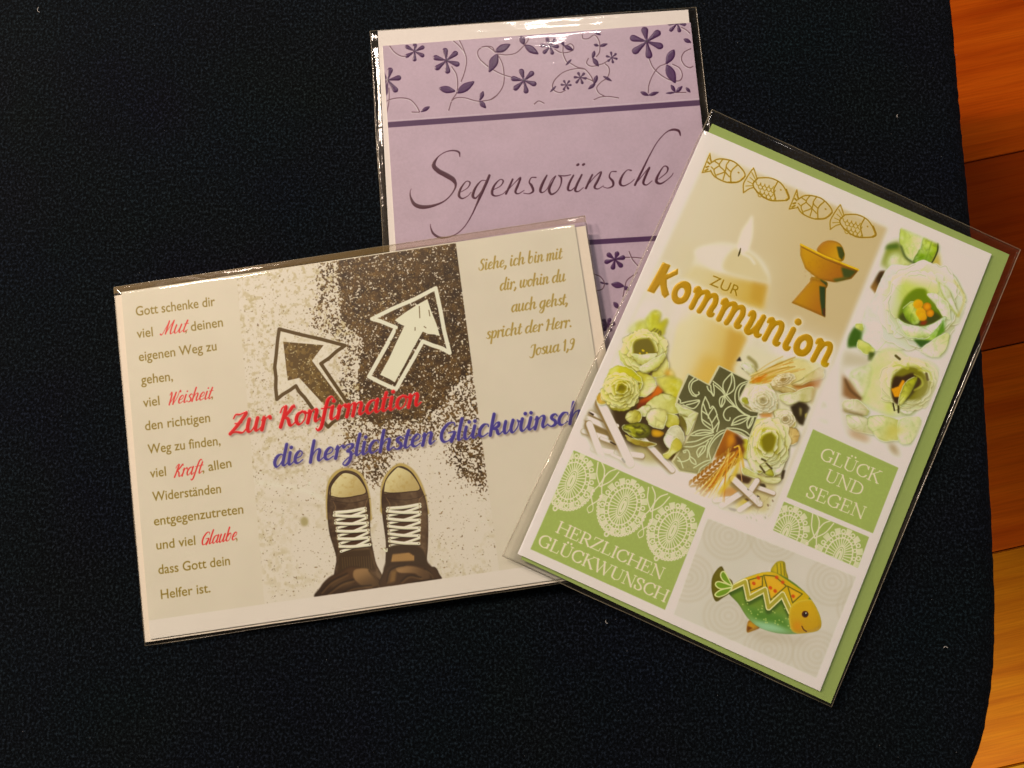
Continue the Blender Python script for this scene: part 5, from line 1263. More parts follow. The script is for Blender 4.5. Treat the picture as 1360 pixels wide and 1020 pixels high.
serif_text(cvK, 'HERZLICHEN', (303, 532), (858, 782), 60, TC, 2.3, 1.0)
serif_text(cvK, 'GLÜCKWUNSCH', (208, 600), (878, 901), 62, TC, 2.4, 1.0)
cvK.frame(1000, 500, 3.643)
serif_text(cvK, 'GLÜCK', (318, 396), (606, 518), 60, TC, 2.1, 1.0); serif_text(cvK, 'UND', (342, 500), (522, 578), 58, TC, 2.1, 1.0); serif_text(cvK, 'SEGEN', (252, 578), (532, 690), 60, TC, 2.1, 1.0)
# ---- picture of the painted fish
cvK.frame(*F0)
fm = cvK.quadmask(Q_FISH, .8); cvK.clip = fm
cvK.paint(fm, (212, 196, 180))
GF = (880, 680, 3.778)
cvK.frame(*GF)
cvK.paint(fm * np.clip((n1 - .4) * 3, 0, 1), (218, 200, 186), .6)
for c in ((330, 520), (530, 690), (775, 715), (330, 120), (850, 350), (560, 130), (130, 330), (1000, 480)):
    for r in range(20, 125, 26):
        cvK.stroke([(c[0] + r * math.cos(t), c[1] + r * .95 * math.sin(t)) for t in np.linspace(0, 2 * math.pi, 26)], 2.8, (196, 178, 154), .45, smooth=False, soft=1.2)
cvK.fill([(340, 470), (480, 600), (720, 640), (800, 600), (700, 660), (480, 640)], (176, 154, 124), soft=5, alpha=.45)
FB = cvK.newmask()
def fp(pts, col, smooth=True, **kw):
    r = cvK.fill(pts, col, smooth=smooth, **kw)
    if r: y, x, m = r; v = FB[y:y + m.shape[0], x:x + m.shape[1]]; np.maximum(v, m, out=v)
fp([(246, 390), (252, 320), (294, 272), (318, 320), (350, 350), (340, 400), (300, 430), (266, 446)], (112, 100, 30), soft=.4, rim=(70, 56, 20))
fp([(542, 296), (572, 250), (610, 250), (618, 290), (628, 336), (580, 320)], (200, 170, 56), soft=.4, rim=(104, 96, 36))
for x in (572, 590, 606): cvK.stroke([(x, 258), (x + 4, 316)], 1.4, (130, 120, 44), .8)
fp([(430, 545), (462, 552), (486, 578), (450, 596), (422, 600)], (196, 146, 60), soft=.4, rim=(110, 70, 30)); cvK.fill([(424, 570), (450, 580), (424, 598)], (120, 70, 30), soft=.8)
BODY = [(336, 376), (420, 328), (540, 300), (640, 342), (735, 425), (788, 520), (788, 585), (720, 606), (600, 610), (500, 585), (430, 535), (380, 460), (330, 405)]
fp(BODY, (120, 138, 60), soft=.4, col2=(156, 178, 120), axis=[(520, 460), (500, 590)], rim=(80, 90, 40), rima=.4)
bm = cvK.quadmask(cr(BODY, True)) * fm; oc = cvK.clip; cvK.clip = bm
cvK.fill([(400, 470), (600, 520), (660, 600), (480, 560)], (96, 130, 56), soft=3); cvK.fill([(440, 540), (560, 560), (640, 600), (500, 600)], (164, 190, 150), soft=2.5)
cvK.fill([(330, 360), (540, 285), (740, 420), (720, 450), (650, 490), (600, 420), (540, 480), (510, 400), (430, 430), (400, 370)], (206, 168, 44), soft=.5)
for t in ([(430, 340), (500, 320), (500, 370), (440, 395)], [(505, 315), (560, 320), (620, 370), (540, 440)], [(625, 370), (700, 410), (650, 455)]): cvK.fill(t, (222, 172, 70), soft=.5, rim=(110, 96, 30), rimw=1.2); cvK.stroke(t + [t[0]], 1.2, (96, 92, 30), .9, smooth=False)
for p in ((478, 328), (570, 326), (538, 378), (562, 394), (652, 420), (600, 350), (455, 356)): cvK.stroke([p, (p[0] + 2, p[1] + 2)], 4.2, (200, 84, 30), .9, smooth=False, soft=.5)
Z = [(335, 385), (412, 348), (430, 432), (512, 388), (530, 478), (600, 412), (640, 500)]
cvK.stroke([(x, y + 16) for x, y in Z], 9, (50, 70, 24), .6, smooth=False, soft=1.2)
cvK.stroke(Z, 7.6, (226, 220, 160), smooth=False); cvK.stroke(Z, 4.2, (176, 158, 72), smooth=False)
for i in range(46):
    p = (RNG.uniform(370, 640), RNG.uniform(430, 600)); cvK.stroke([p, (p[0] + 1, p[1] + 1)], 1.6, (206, 206, 130), .75, smooth=False, soft=.3)
cvK.fill([(632, 510), (650, 462), (700, 440), (760, 450), (800, 560), (790, 600), (700, 612), (645, 590)], (206, 164, 62), soft=.5, smooth=True, col2=(196, 152, 56), axis=[(680, 460), (700, 600)], rim=(222, 208, 120), rimw=1.6)
cvK.fill([(660, 540), (700, 560), (690, 600), (650, 590)], (214, 130, 50), soft=2.5, alpha=.5)
cvK.clip = oc
for c, r, col in (((713, 511), 17, (84, 40, 20)), ((715, 512), 10, (24, 16, 10)), ((717, 506), 4, (230, 220, 200))): cvK.fill([(c[0] + r * math.cos(t), c[1] + r * math.sin(t)) for t in np.linspace(0, 6.28, 16)[:-1]], col, soft=.2)
cvK.stroke([(697, 572), (706, 588), (720, 598)], 1.4, (90, 50, 20))
for l in ([(345, 362), (310, 300), (290, 310), (300, 340), (345, 370)], [(345, 368), (280, 348), (264, 364), (290, 384), (345, 376)], [(342, 378), (290, 390), (262, 412), (280, 424), (320, 410), (345, 384)]):
    cvK.fill(l, (128, 150, 56), smooth=True); cvK.stroke(l + [l[0]], 1.7, (216, 216, 150))
cvK.clip = None
# ------------------------------------------------------------------ materials
def tex_coord(N, L, kind='Object'):
    t = N.new('ShaderNodeTexCoord'); return t.outputs[kind]
def paper_mat(name, col, rough=.6, tint=.04):
    m, nt, b, N, L = nodes(name)
    nz = N.new('ShaderNodeTexNoise'); nz.inputs['Scale'].default_value = 900; nz.inputs['Detail'].default_value = 4
    L.new(tex_coord(N, L), nz.inputs['Vector'])
    mx = N.new('ShaderNodeMix'); mx.data_type = 'RGBA'
    mx.inputs['A'].default_value = (*[c * (1 - tint) for c in col], 1); mx.inputs['B'].default_value = (*[min(c * (1 + tint), 1) for c in col], 1)
    L.new(nz.outputs['Fac'], mx.inputs['Factor']); L.new(mx.outputs['Result'], b.inputs['Base Color'])
    bp = N.new('ShaderNodeBump'); bp.inputs['Strength'].default_value = .12; bp.inputs['Distance'].default_value = .00008
    L.new(nz.outputs['Fac'], bp.inputs['Height']); L.new(bp.outputs['Normal'], b.inputs['Normal'])
    b.inputs['Roughness'].default_value = rough
    return m
def print_mat(name, img, rough=.42, metallic=0.0, bump=True):
    m, nt, b, N, L = nodes(name)
    im = N.new('ShaderNodeTexImage'); im.image = img; im.interpolation = 'Cubic'
    uv = N.new('ShaderNodeUVMap'); uv.uv_map = 'UVMap'
    L.new(uv.outputs['UV'], im.inputs['Vector']); L.new(im.outputs['Color'], b.inputs['Base Color'])
    b.inputs['Roughness'].default_value = rough; b.inputs['Metallic'].default_value = metallic
    if bump:
        nz = N.new('ShaderNodeTexNoise'); nz.inputs['Scale'].default_value = 700; nz.inputs['Detail'].default_value = 4
        L.new(tex_coord(N, L), nz.inputs['Vector'])
        bp = N.new('ShaderNodeBump'); bp.inputs['Strength'].default_value = .10; bp.inputs['Distance'].default_value = .00008
        L.new(nz.outputs['Fac'], bp.inputs['Height']); L.new(bp.outputs['Normal'], b.inputs['Normal'])
    return m
def film_mat(name, haze=.007, hcol=(.75, .66, .5), edge=.55, base=.035, rough=.085, seed=0.0, amp=.00016):
    """clear cellophane: lets light through, mirrors a little, a faint veil of haze"""
    m, nt, b, N, L = nodes(name)
    N.remove(b)
    out = [n for n in N if n.type == 'OUTPUT_MATERIAL'][0]
    tr = N.new('ShaderNodeBsdfTransparent'); tr.inputs['Color'].default_value = (.99, .987, .98, 1)
    gl = N.new('ShaderNodeBsdfGlossy'); gl.inputs['Roughness'].default_value = rough
    df = N.new('ShaderNodeBsdfDiffuse'); df.inputs['Color'].default_value = (*hcol, 1)
    lw = N.new('ShaderNodeLayerWeight'); lw.inputs['Blend'].default_value = .5
    pw = N.new('ShaderNodeMath'); pw.operation = 'POWER'; pw.inputs[1].default_value = 3.0
    ml = N.new('ShaderNodeMath'); ml.operation = 'MULTIPLY_ADD'; ml.inputs[1].default_value = edge; ml.inputs[2].default_value = base
    L.new(lw.outputs['Facing'], pw.inputs[0]); L.new(pw.outputs[0], ml.inputs[0])
    m1 = N.new('ShaderNodeMixShader')
    hn = N.new('ShaderNodeTexNoise'); hn.inputs['Scale'].default_value = 16; hn.inputs['Detail'].default_value = 3; hn.inputs['Distortion'].default_value = .8
    L.new(tex_coord(N, L), hn.inputs['Vector'])
    hr = N.new('ShaderNodeMapRange'); hr.inputs['From Min'].default_value = .45; hr.inputs['From Max'].default_value = .75; hr.inputs['To Min'].default_value = haze; hr.inputs['To Max'].default_value = haze + .045  # patchy diffuse haze, painted in for uneven glare on the film
    L.new(hn.outputs['Fac'], hr.inputs['Value']); L.new(hr.outputs[0], m1.inputs['Fac'])
    L.new(tr.outputs[0], m1.inputs[1]); L.new(df.outputs[0], m1.inputs[2])
    m2 = N.new('ShaderNodeMixShader'); L.new(ml.outputs[0], m2.inputs['Fac'])
    L.new(m1.outputs[0], m2.inputs[1]); L.new(gl.outputs[0], m2.inputs[2])
    nz = N.new('ShaderNodeTexNoise'); nz.inputs['Scale'].default_value = 55; nz.inputs['Detail'].default_value = 2; nz.inputs['Distortion'].default_value = 1.2
    mp = N.new('ShaderNodeMapping'); mp.inputs['Location'].default_value = (seed, seed, 0); mp.inputs['Scale'].default_value = (1, 2.2, 1)
    L.new(tex_coord(N, L), mp.inputs['Vector']); L.new(mp.outputs[0], nz.inputs['Vector'])
    bp = N.new('ShaderNodeBump'); bp.inputs['Strength'].default_value = .8; bp.inputs['Distance'].default_value = amp
    L.new(nz.outputs['Fac'], bp.inputs['Height']); L.new(bp.outputs['Normal'], gl.inputs['Normal'])
    L.new(m2.outputs[0], out.inputs['Surface'])
    return m

# ------------------------------------------------------------------ seat of the chair and floor
def fabric_mat():
    m, nt, b, N, L = nodes('dark_boucle_fabric')
    co = tex_coord(N, L)
    v = N.new('ShaderNodeTexVoronoi'); v.inputs['Scale'].default_value = 1250; v.feature = 'F1'
    nz = N.new('ShaderNodeTexNoise'); nz.inputs['Scale'].default_value = 1050; nz.inputs['Detail'].default_value = 4; nz.inputs['Roughness'].default_value = .65
    big = N.new('ShaderNodeTexNoise'); big.inputs['Scale'].default_value = 22; big.inputs['Detail'].default_value = 3
    mp = N.new('ShaderNodeMapping'); mp.inputs['Scale'].default_value = (1.05, .9, 1)
    L.new(co, mp.inputs['Vector'])
    for n in (v, nz): L.new(mp.outputs[0], n.inputs['Vector'])
    L.new(co, big.inputs['Vector'])
    r = N.new('ShaderNodeValToRGB')
    r.color_ramp.elements[0].position = .38; r.color_ramp.elements[0].color = (.0006, .0013, .0020, 1)
    r.color_ramp.elements[1].position = .68; r.color_ramp.elements[1].color = (.018, .029, .046, 1)
    e = r.color_ramp.elements.new(.52); e.color = (.0027, .0046, .0075, 1)
    L.new(nz.outputs['Fac'], r.inputs['Fac'])
    mx = N.new('ShaderNodeMix'); mx.data_type = 'RGBA'; mx.blend_type = 'MULTIPLY'; mx.inputs['Factor'].default_value = .55
    L.new(r.outputs['Color'], mx.inputs['A']); L.new(big.outputs['Color'], mx.inputs['B'])
    L.new(mx.outputs['Result'], b.inputs['Base Color'])
    ad = N.new('ShaderNodeMath'); ad.operation = 'SUBTRACT'
    L.new(nz.outputs['Fac'], ad.inputs[0]); L.new(v.outputs['Distance'], ad.inputs[1])
    bp = N.new('ShaderNodeBump'); bp.inputs['Strength'].default_value = .5; bp.inputs['Distance'].default_value = .0004
    L.new(ad.outputs[0], bp.inputs['Height']); L.new(bp.outputs['Normal'], b.inputs['Normal'])
    b.inputs['Roughness'].default_value = .95
    b.inputs['Specular IOR Level'].default_value = .06
    b.inputs['Sheen Weight'].default_value = .02; b.inputs['Sheen Roughness'].default_value = .5; b.inputs['Sheen Tint'].default_value = (.6, .75, 1, 1)
    return m
M_FAB = fabric_mat()
edge_px = [(1262, -30), (1262.5, 0), (1268, 60), (1274, 130), (1279, 190), (1284, 240), (1290, 310), (1297, 380), (1303, 450), (1308, 530), (1313, 610), (1318, 700), (1321.5, 790), (1321, 860), (1316, 920), (1308, 965), (1301, 993), (1290, 1020)]
E_ = cr([hit(x, y, -.009)[:2] for x, y in edge_px], False, 40)
cx_, cy_ = -.060, 0
bq = [hit(x, y, -.45) * (1 - .45 / (BULB[2] + .45)) + np.array(BULB) * (.45 / (BULB[2] + .45)) for x, y in ((1276, 236), (1360, 200))]  # seat's unseen far edge, shaped to throw its shadow line on the floor
print('far edge', bq)
bd = (bq[1] - bq[0])[:2]
corner = cr([E_[-1], E_[-1] + np.array([-.007, -.010]), E_[-1] + np.array([-.026, -.026]), E_[-1] + np.array([-.060, -.038]), (.03, -.20), (-.10, -.21), (-.24, -.20), (-.30, -.17), (-.315, -.10), (-.32, .10), (-.325, .25), bq[0][:2] - bd * 1.6 + [0, -.006], bq[0][:2] - bd * .8, bq[0][:2], bq[1][:2], bq[1][:2] + bd * .6, bq[1][:2] + bd * 1.2 + [.02, -.004], (.05, .485), (.105, .484), (.128, .468), (.136, .44), (.144, .36), E_[0] + np.array([-.006, .05]), E_[0]], False, 24)
outline = np.vstack([E_, corner[1:-1]])
# even spacing
seg_ = np.r_[0, np.cumsum(np.hypot(*np.diff(np.vstack([outline, outline[:1]]), axis=0).T))]
NO = 1900
tt_ = np.linspace(0, seg_[-1], NO, endpoint=False)
oc_ = np.vstack([outline, outline[:1]])
outline = np.c_[np.interp(tt_, seg_, oc_[:, 0]), np.interp(tt_, seg_, oc_[:, 1])]
tn = np.roll(outline, -3, 0) - np.roll(outline, 3, 0); tn /= np.hypot(*tn.T)[:, None]
nin = np.c_[-tn[:, 1], tn[:, 0]]
if np.dot(nin[0], np.array([cx_, cy_]) - outline[0]) < 0: nin = -nin
rag = RNG.normal(0, 1, NO); rag = np.convolve(np.r_[rag, rag[:8]], np.ones(3) / 3, 'same')[:NO] * .00016
V, Fc = [], []
prof = [(-.010, -.048), (.0, -.046)] + [(0 + .004 * 0, -.03)] + [(.012 * (1 - math.cos(a)), -.014 + .014 * math.sin(a)) for a in np.linspace(0, math.pi / 2, 9)]
prof[0] = (.02, -.050)
for d, z in prof:
    jit = rag if z > -.02 else rag * 0
    for i in range(NO):
        p = outline[i] + nin[i] * (d + jit[i])
        V.append((p[0], p[1], z))
for k in range(len(prof) - 1):
    for i in range(NO):
        j = (i + 1) % NO
        Fc.append((k * NO + i, k * NO + j, (k + 1) * NO + j, (k + 1) * NO + i))
Fc.append(tuple((len(prof) - 1) * NO + i for i in range(NO))); Fc.append(tuple(range(NO - 1, -1, -1)))
me = mesh('seat', V, Fc)
bm = bmesh.new(); bm.from_mesh(me); bmesh.ops.recalc_face_normals(bm, faces=bm.faces); bm.to_mesh(me); bm.free()
chair = thing('chair', Matrix.Translation((0, 0, -.45)), 'dark navy fabric chair seat on which the three greeting cards lie', 'chair')
M_FAB_O = link('seat', me, M_FAB, chair); M_FAB_O.location = (0, 0, .45)
for p in me.polygons:
    p.use_smooth = len(p.vertices) == 4
mw, nt, b, N, L = nodes('dark_leg_wood')
b.inputs['Base Color'].default_value = (.05, .025, .012, 1); b.inputs['Roughness'].default_value = .5
wv = N.new('ShaderNodeTexNoise'); wv.inputs['Scale'].default_value = 30
rr = N.new('ShaderNodeValToRGB'); rr.color_ramp.elements[0].color = (.03, .014, .007, 1); rr.color_ramp.elements[1].color = (.09, .045, .02, 1)
L.new(wv.outputs['Fac'], rr.inputs['Fac']); L.new(rr.outputs['Color'], b.inputs['Base Color'])
for lx, ly in ((.07, -.13), (-.22, -.13), (.06, .33), (-.22, .30)):
    bm = bmesh.new(); bmesh.ops.create_cone(bm, cap_ends=True, segments=20, radius1=.011, radius2=.019, depth=.402)
    lm_ = bpy.data.meshes.new('leg'); bm.to_mesh(lm_); bm.free()
    o = link('leg', lm_, mw, chair, smooth=True); o.location = (lx, ly, .201)

def wood_mat(name, k):
    m, nt, b, N, L = nodes(name)
    co = tex_coord(N, L, 'Object')
    oi = N.new('ShaderNodeObjectInfo')
    ad = N.new('ShaderNodeVectorMath'); ad.operation = 'ADD'
    L.new(co, ad.inputs[0]); L.new(oi.outputs['Random'], ad.inputs[1])
    mp = N.new('ShaderNodeMapping'); mp.inputs['Scale'].default_value = (2.2, 42, 1)
    L.new(ad.outputs[0], mp.inputs['Vector'])
    nz = N.new('ShaderNodeTexNoise'); nz.inputs['Scale'].default_value = 1.6; nz.inputs['Detail'].default_value = 5; nz.inputs['Roughness'].default_value = .5; nz.inputs['Distortion'].default_value = .4
    L.new(mp.outputs[0], nz.inputs['Vector'])
    mp2 = N.new('ShaderNodeMapping'); mp2.inputs['Scale'].default_value = (14, 420, 1); L.new(ad.outputs[0], mp2.inputs['Vector'])
    n2_ = N.new('ShaderNodeTexNoise'); n2_.inputs['Scale'].default_value = 1.5; n2_.inputs['Detail'].default_value = 3; L.new(mp2.outputs[0], n2_.inputs['Vector'])
    r = N.new('ShaderNodeValToRGB')
    r.color_ramp.elements[0].position = .28; r.color_ramp.elements[0].color = (.30 * k[0], .040 * k[1], .0012 * k[2], 1)
    r.color_ramp.elements[1].position = .74; r.color_ramp.elements[1].color = (.45 * k[0], .086 * k[1], .004 * k[2], 1)
    e = r.color_ramp.elements.new(.5); e.color = (.38 * k[0], .062 * k[1], .0024 * k[2], 1)
    L.new(nz.outputs['Fac'], r.inputs['Fac'])
    mx = N.new('ShaderNodeMix'); mx.data_type = 'RGBA'; mx.blend_type = 'MULTIPLY'; mx.inputs['Factor'].default_value = .25
    rp = N.new('ShaderNodeValToRGB'); rp.color_ramp.elements[0].position = .35; rp.color_ramp.elements[0].color = (.4, .36, .3, 1); rp.color_ramp.elements[1].position = .6; rp.color_ramp.elements[1].color = (1, 1, 1, 1)
    L.new(n2_.outputs['Fac'], rp.inputs['Fac']); L.new(r.outputs['Color'], mx.inputs['A']); L.new(rp.outputs['Color'], mx.inputs['B'])
    L.new(mx.outputs['Result'], b.inputs['Base Color'])
    b.inputs['Roughness'].default_value = .5; b.inputs['Specular IOR Level'].default_value = .07
    return m
M_W = [wood_mat('red_brown_plank', (1.5, 1.5, 1.1)), wood_mat('orange_plank', (1.55, 3.0, 1.4)), wood_mat('honey_plank', (1.25, 3.4, 1.6)), wood_mat('shade_toned_plank', (.95, .8, .8)), wood_mat('russet_plank', (1.7, 1.9, 1.0))]  # the darkest red tone paints part of the floor's shadow band into its planks
fl = mesh('floor', [(-1.2, -1.4, -.470), (2.0, -1.4, -.470), (2.0, 1.6, -.470), (-1.2, 1.6, -.470)], [(0, 1, 2, 3)])
md, nt, b, N, L = nodes('dark_joint'); b.inputs['Base Color'].default_value = (.02, .008, .004, 1); b.inputs['Roughness'].default_value = .9
floor = link('floor', fl, md); floor['kind'] = 'structure'
ja, jb = hit(1283, 216, -.45), hit(1345, 203, -.45)
ang = math.atan2(jb[1] - ja[1], jb[0] - ja[0])
ux_ = np.array([math.cos(ang), math.sin(ang)]); uy_ = np.array([-ux_[1], ux_[0]])
PWD = float(np.dot((ja - hit(1306, 466, -.45))[:2], uy_))
def plank_mesh(l, w, M_WOOD):
    bm = bmesh.new(); bmesh.ops.create_cube(bm, size=1)
    bmesh.ops.scale(bm, vec=(l, w, .018), verts=bm.verts)
    bmesh.ops.bevel(bm, geom=[e for e in bm.edges], offset=.0008, segments=1, affect='EDGES')
    me = bpy.data.meshes.new('plank'); bm.to_mesh(me); bm.free(); me.materials.append(M_WOOD); return me
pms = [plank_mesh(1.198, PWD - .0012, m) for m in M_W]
for r in range(-6, 8):
    for c in range(-1, 2):
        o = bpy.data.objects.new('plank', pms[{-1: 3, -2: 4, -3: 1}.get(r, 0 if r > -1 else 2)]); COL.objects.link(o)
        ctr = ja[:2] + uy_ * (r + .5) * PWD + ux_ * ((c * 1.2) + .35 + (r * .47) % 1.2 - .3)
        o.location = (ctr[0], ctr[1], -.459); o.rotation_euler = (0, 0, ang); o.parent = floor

# ------------------------------------------------------------------ sheets, films, packs
def sheet(name, q, ztop, thick, mat, parent, cv=None, seg=1):
    q = np.asarray(q, float)
    V = [(x, y, ztop) for x, y in q] + [(x, y, ztop - thick) for x, y in q]
    me = mesh(name, V, [(3, 2, 1, 0), (4, 5, 6, 7), (0, 1, 5, 4), (1, 2, 6, 5), (2, 3, 7, 6), (3, 0, 4, 7)])
    bm = bmesh.new(); bm.from_mesh(me); bmesh.ops.recalc_face_normals(bm, faces=bm.faces); bm.to_mesh(me); bm.free()
    if cv: uvmap(me, cv.uv)
    return link(name, me, mat, parent)
def flatprint(name, cv, px, mat, parent, lift=.00002):
    q = cv.pk.locs(px)
    me = mesh(name, [(x, y, lift) for x, y in q], [(3, 2, 1, 0)])
    if me.polygons[0].normal.z < 0: me.flip_normals()
    uvmap(me, cv.uv)
    return link(name, me, mat, parent)
def sdist(P, q):
    """signed distance (inside positive) of points to a convex quad"""
    q = np.asarray(q); c = q.mean(0); d = np.full(len(P), 1e9)
    for i in range(4):
        a, b = q[i], q[(i + 1) % 4]; t = (b - a) / np.linalg.norm(b - a); n = np.array([-t[1], t[0]])
        if np.dot(c - a, n) < 0: n = -n
        d = np.minimum(d, (P - a) @ n)
    return d
def film(name, slv, env, card, thick, mat, parent, seed, amp=1.0, nx=150, ny=150, bulge=None):
    slv = np.asarray(slv); rg = np.random.default_rng(seed)
    s, t = np.meshgrid(np.linspace(0, 1, nx), np.linspace(0, 1, ny))
    # crowd the grid towards the edges
    f = lambda x: x + .045 * np.sin(2 * np.pi * x) * -1
    s, t = f(s).ravel(), f(t).ravel()
    P = (slv[0] * ((1 - s) * (1 - t))[:, None] + slv[1] * (s * (1 - t))[:, None] + slv[2] * (s * t)[:, None] + slv[3] * ((1 - s) * t)[:, None])
    de, dc, ds = sdist(P, env), sdist(P, card), sdist(P, slv)
    sm = lambda x: np.clip(x, 0, 1) ** 2 * (3 - 2 * np.clip(x, 0, 1))
    mid = -thick * .55
    z = np.full(len(P), mid)
    z = z + (-.00035 - mid) * sm((de + .0022) / .0026) + (.00065) * sm((dc + .0030) / .0042)
    n_a = vnoise(ny, nx, 26, seed, 3).ravel() - .5; n_b = vnoise(ny, nx, 9, seed + 5, 2).ravel() - .5
    near = np.exp(-np.clip(ds, 0, 1) / .010)
    env_ = np.clip(ds / .0015, 0, 1)
    z = z + env_ * amp * (n_a * .0005 * (.25 + near) + n_b * .00028 * near + np.abs(n_a) * .0002)
    if bulge is not None: z = z + bulge(P, ds) * env_
    top = np.c_[P, z]
    bot = np.c_[P, np.minimum(np.full(len(P), -thick) , z - .00002)]
    edge = ds < 1e-7
    bot[edge, 2] = z[edge] - .00001
    F = []
    idx = np.arange(nx * ny).reshape(ny, nx)
    a, b, c, d = idx[:-1, :-1].ravel(), idx[1:, :-1].ravel(), idx[1:, 1:].ravel(), idx[:-1, 1:].ravel()
    F = np.c_[a, b, c, d].tolist() 
    n = nx * ny
    # underside: just its margin and one big face is enough
    qb = [(x, y, -thick) for x, y in slv + (slv.mean(0) - slv) * .012]
    V = top.tolist() + [tuple(v) for v in qb]
    F.append((n + 3, n + 2, n + 1, n))
    ci = [idx[0, 0], idx[0, -1], idx[-1, -1], idx[-1, 0]]
    rim = [idx[0, :].tolist(), idx[:, -1].tolist(), idx[-1, ::-1].tolist(), idx[::-1, 0].tolist()]
    for k in range(4):
        F.append(tuple(rim[k]) + (n + (k + 1) % 4, n + k))
    me = mesh(name, V, F)
    o = link(name, me, mat, parent, smooth=True)
    return o, mid
def tube(name, pts, r, mat, parent, sides=6):
    pts = np.asarray(pts, float); V, F = [], []
    for i, p in enumerate(pts):
        d = pts[min(i + 1, len(pts) - 1)] - pts[max(i - 1, 0)]; d /= np.linalg.norm(d)
        a = np.cross(d, [0, 0, 1]); a /= np.linalg.norm(a); b = np.cross(a, d)
        rr = r * (1 if np.isscalar(r) else 1)
        for k in range(sides):
            t = 2 * math.pi * k / sides
            V.append(p + (a * math.cos(t) + b * math.sin(t)) * rr)
    for i in range(len(pts) - 1):
        for k in range(sides):
            j = (k + 1) % sides
            F.append((i * sides + k, (i + 1) * sides + k, (i + 1) * sides + j, i * sides + j))
    me = mesh(name, V, F)
    return link(name, me, mat, parent, smooth=True)
def seam(pk, a, b, mid, mat, parent, r=.00017, wob=.00012, n=60, seed=1):
    rg = np.random.default_rng(seed); a = np.array(a); b = np.array(b)
    t = np.linspace(0, 1, n)[:, None]
    P = a + (b - a) * t
    d = (b - a) / np.linalg.norm(b - a); nn = np.array([-d[1], d[0]])
    w = np.convolve(rg.normal(0, 1, n + 6), np.ones(7) / 7, 'valid')[:, None] * wob * 2
    w[0] = w[-1] = 0
    P = P + nn * w
    return tube('seam', np.c_[P, np.full(n, mid) + w[:, 0] * .6], r, mat, parent)

IM_P, IM_C, IM_K = cvP.image('lilac_print', P_white), cvC.image('confirmation_print', C_white), cvK.image('communion_print', K_white)
M_FILM = film_mat('cellophane')
M_SEAM = film_mat('cellophane_seam', haze=.12, hcol=(.8, .72, .5), edge=.3, base=.04, rough=.2)
M_FLAP = film_mat('glued_cellophane_flap', haze=.26, hcol=(.42, .29, .10), edge=.5, base=.06, rough=.14)
M_WHITE = paper_mat('white_envelope_paper', (.79, .79, .77)); M_CARDW = paper_mat('white_card_stock', (.8, .79, .76))
M_GREEN = paper_mat('green_envelope_paper', (.33, .48, .13)); M_CREAM = paper_mat('cream_envelope_paper', (.82, .78, .66))

def base_matrix(pk, dz):
    m = pk.mat.copy(); m.translation = Vector(pk.o) + Vector(pk.n) * dz; return m

# --- lilac card of blessings
tP = thing('greeting_card', pk_P.mat, 'lilac card with purple flower relief and the word Segenswünsche, undermost of the three', 'greeting card', 'greeting cards in cellophane')
mp_ = print_mat('lilac_card_print', IM_P); mr_ = print_mat('purple_relief_lacquer', IM_P, rough=.36, bump=False)
sheet('card_front', P_CARD, 0, .0004, mp_, tP, cvP); sheet('card_back', P_CARD, -.00042, .0003, M_CARDW, tP)
sheet('envelope', P_ENV, -.00075, .0004, M_WHITE, tP)
cM = cvP.newmask(); c_ = cvP.cover([cvP.L(P_CARD)]); cM[c_[0]:c_[0] + c_[2].shape[0], c_[1]:c_[1] + c_[2].shape[1]] = c_[2]
cM = np.clip(cM * 2 - 1, 0, 1)
cMe = np.where(box(cM, 4) > .995, 1.0, 0.0)
for nme, M in reliefs_P: cvP.relief(nme, M * cMe, mr_, tP, h=.00015, step=2, soft=1.8)
for M in tendL: cvP.relief('embossed_tendril', M * cMe, mr_, tP, h=.00010, step=2, soft=1.0)
cvP.relief('raised_lettering', SEG, mr_, tP, h=.00008, step=2, soft=.8)
_, mid = film('cellophane_sleeve', P_SLV, P_ENV, P_CARD + (P_CARD[0] - P_CARD[1]) * np.array([.06, -.0, -.0, .06])[:, None], .0014, M_FILM, tP, 41, amp=1.5)
for k in range(4): seam(pk_P, P_SLV[k], P_SLV[(k + 1) % 4], mid, M_SEAM, tP, seed=k, wob=(.00014 if k == 3 else .00006), r=.00015)

# --- confirmation card
tC = thing('greeting_card', pk_C.mat, 'wide beige card with canvas shoes and two painted arrows, red and violet title', 'greeting card', 'greeting cards in cellophane')
mp_ = print_mat('confirmation_card_print', IM_C); mr_ = print_mat('title_lacquer', IM_C, rough=.28, bump=False)
sheet('card_front', C_CARD, 0, .00022, mp_, tC, cvC); sheet('card_back', C_CARD, -.00024, .00016, M_CARDW, tC)
sheet('envelope', C_ENV, -.00045, .0004, M_CREAM, tC)
flatprint('photo_print', cvC, [(314, 369), (605, 325.5), (664, 756), (352, 801)], mp_, tC)
cvC.relief('raised_lettering', T1, mr_, tC, h=.00010, step=2, soft=1.0).__setitem__('label', 'red title lettering Zur Konfirmation')
cvC.relief('raised_lettering', T2, mr_, tC, h=.00010, step=2, soft=1.0).__setitem__('label', 'violet title lettering die herzlichsten Glückwünsche')
_, mid = film('cellophane_sleeve', C_SLV, C_ENV, C_CARD, .0012, M_FILM, tC, 52, amp=1.1)
for k in range(4): seam(pk_C, C_SLV[k], C_SLV[(k + 1) % 4], mid, M_SEAM, tC, seed=10 + k, wob=.00006, r=.00015)
a_, b_ = C_SLV[0], C_SLV[1]; dn = (C_SLV[3] - C_SLV[0]) / np.linalg.norm(C_SLV[3] - C_SLV[0])
e0, e1 = a_ + dn * .0001, b_ + dn * .0001
fm_ = mesh('glued_flap', [(*e0, mid + .0003), (*e1, mid + .0003), (*(e1 + dn * .0024), mid + .0005), (*(e0 + dn * .0024), mid + .0005)], [(3, 2, 1, 0)])
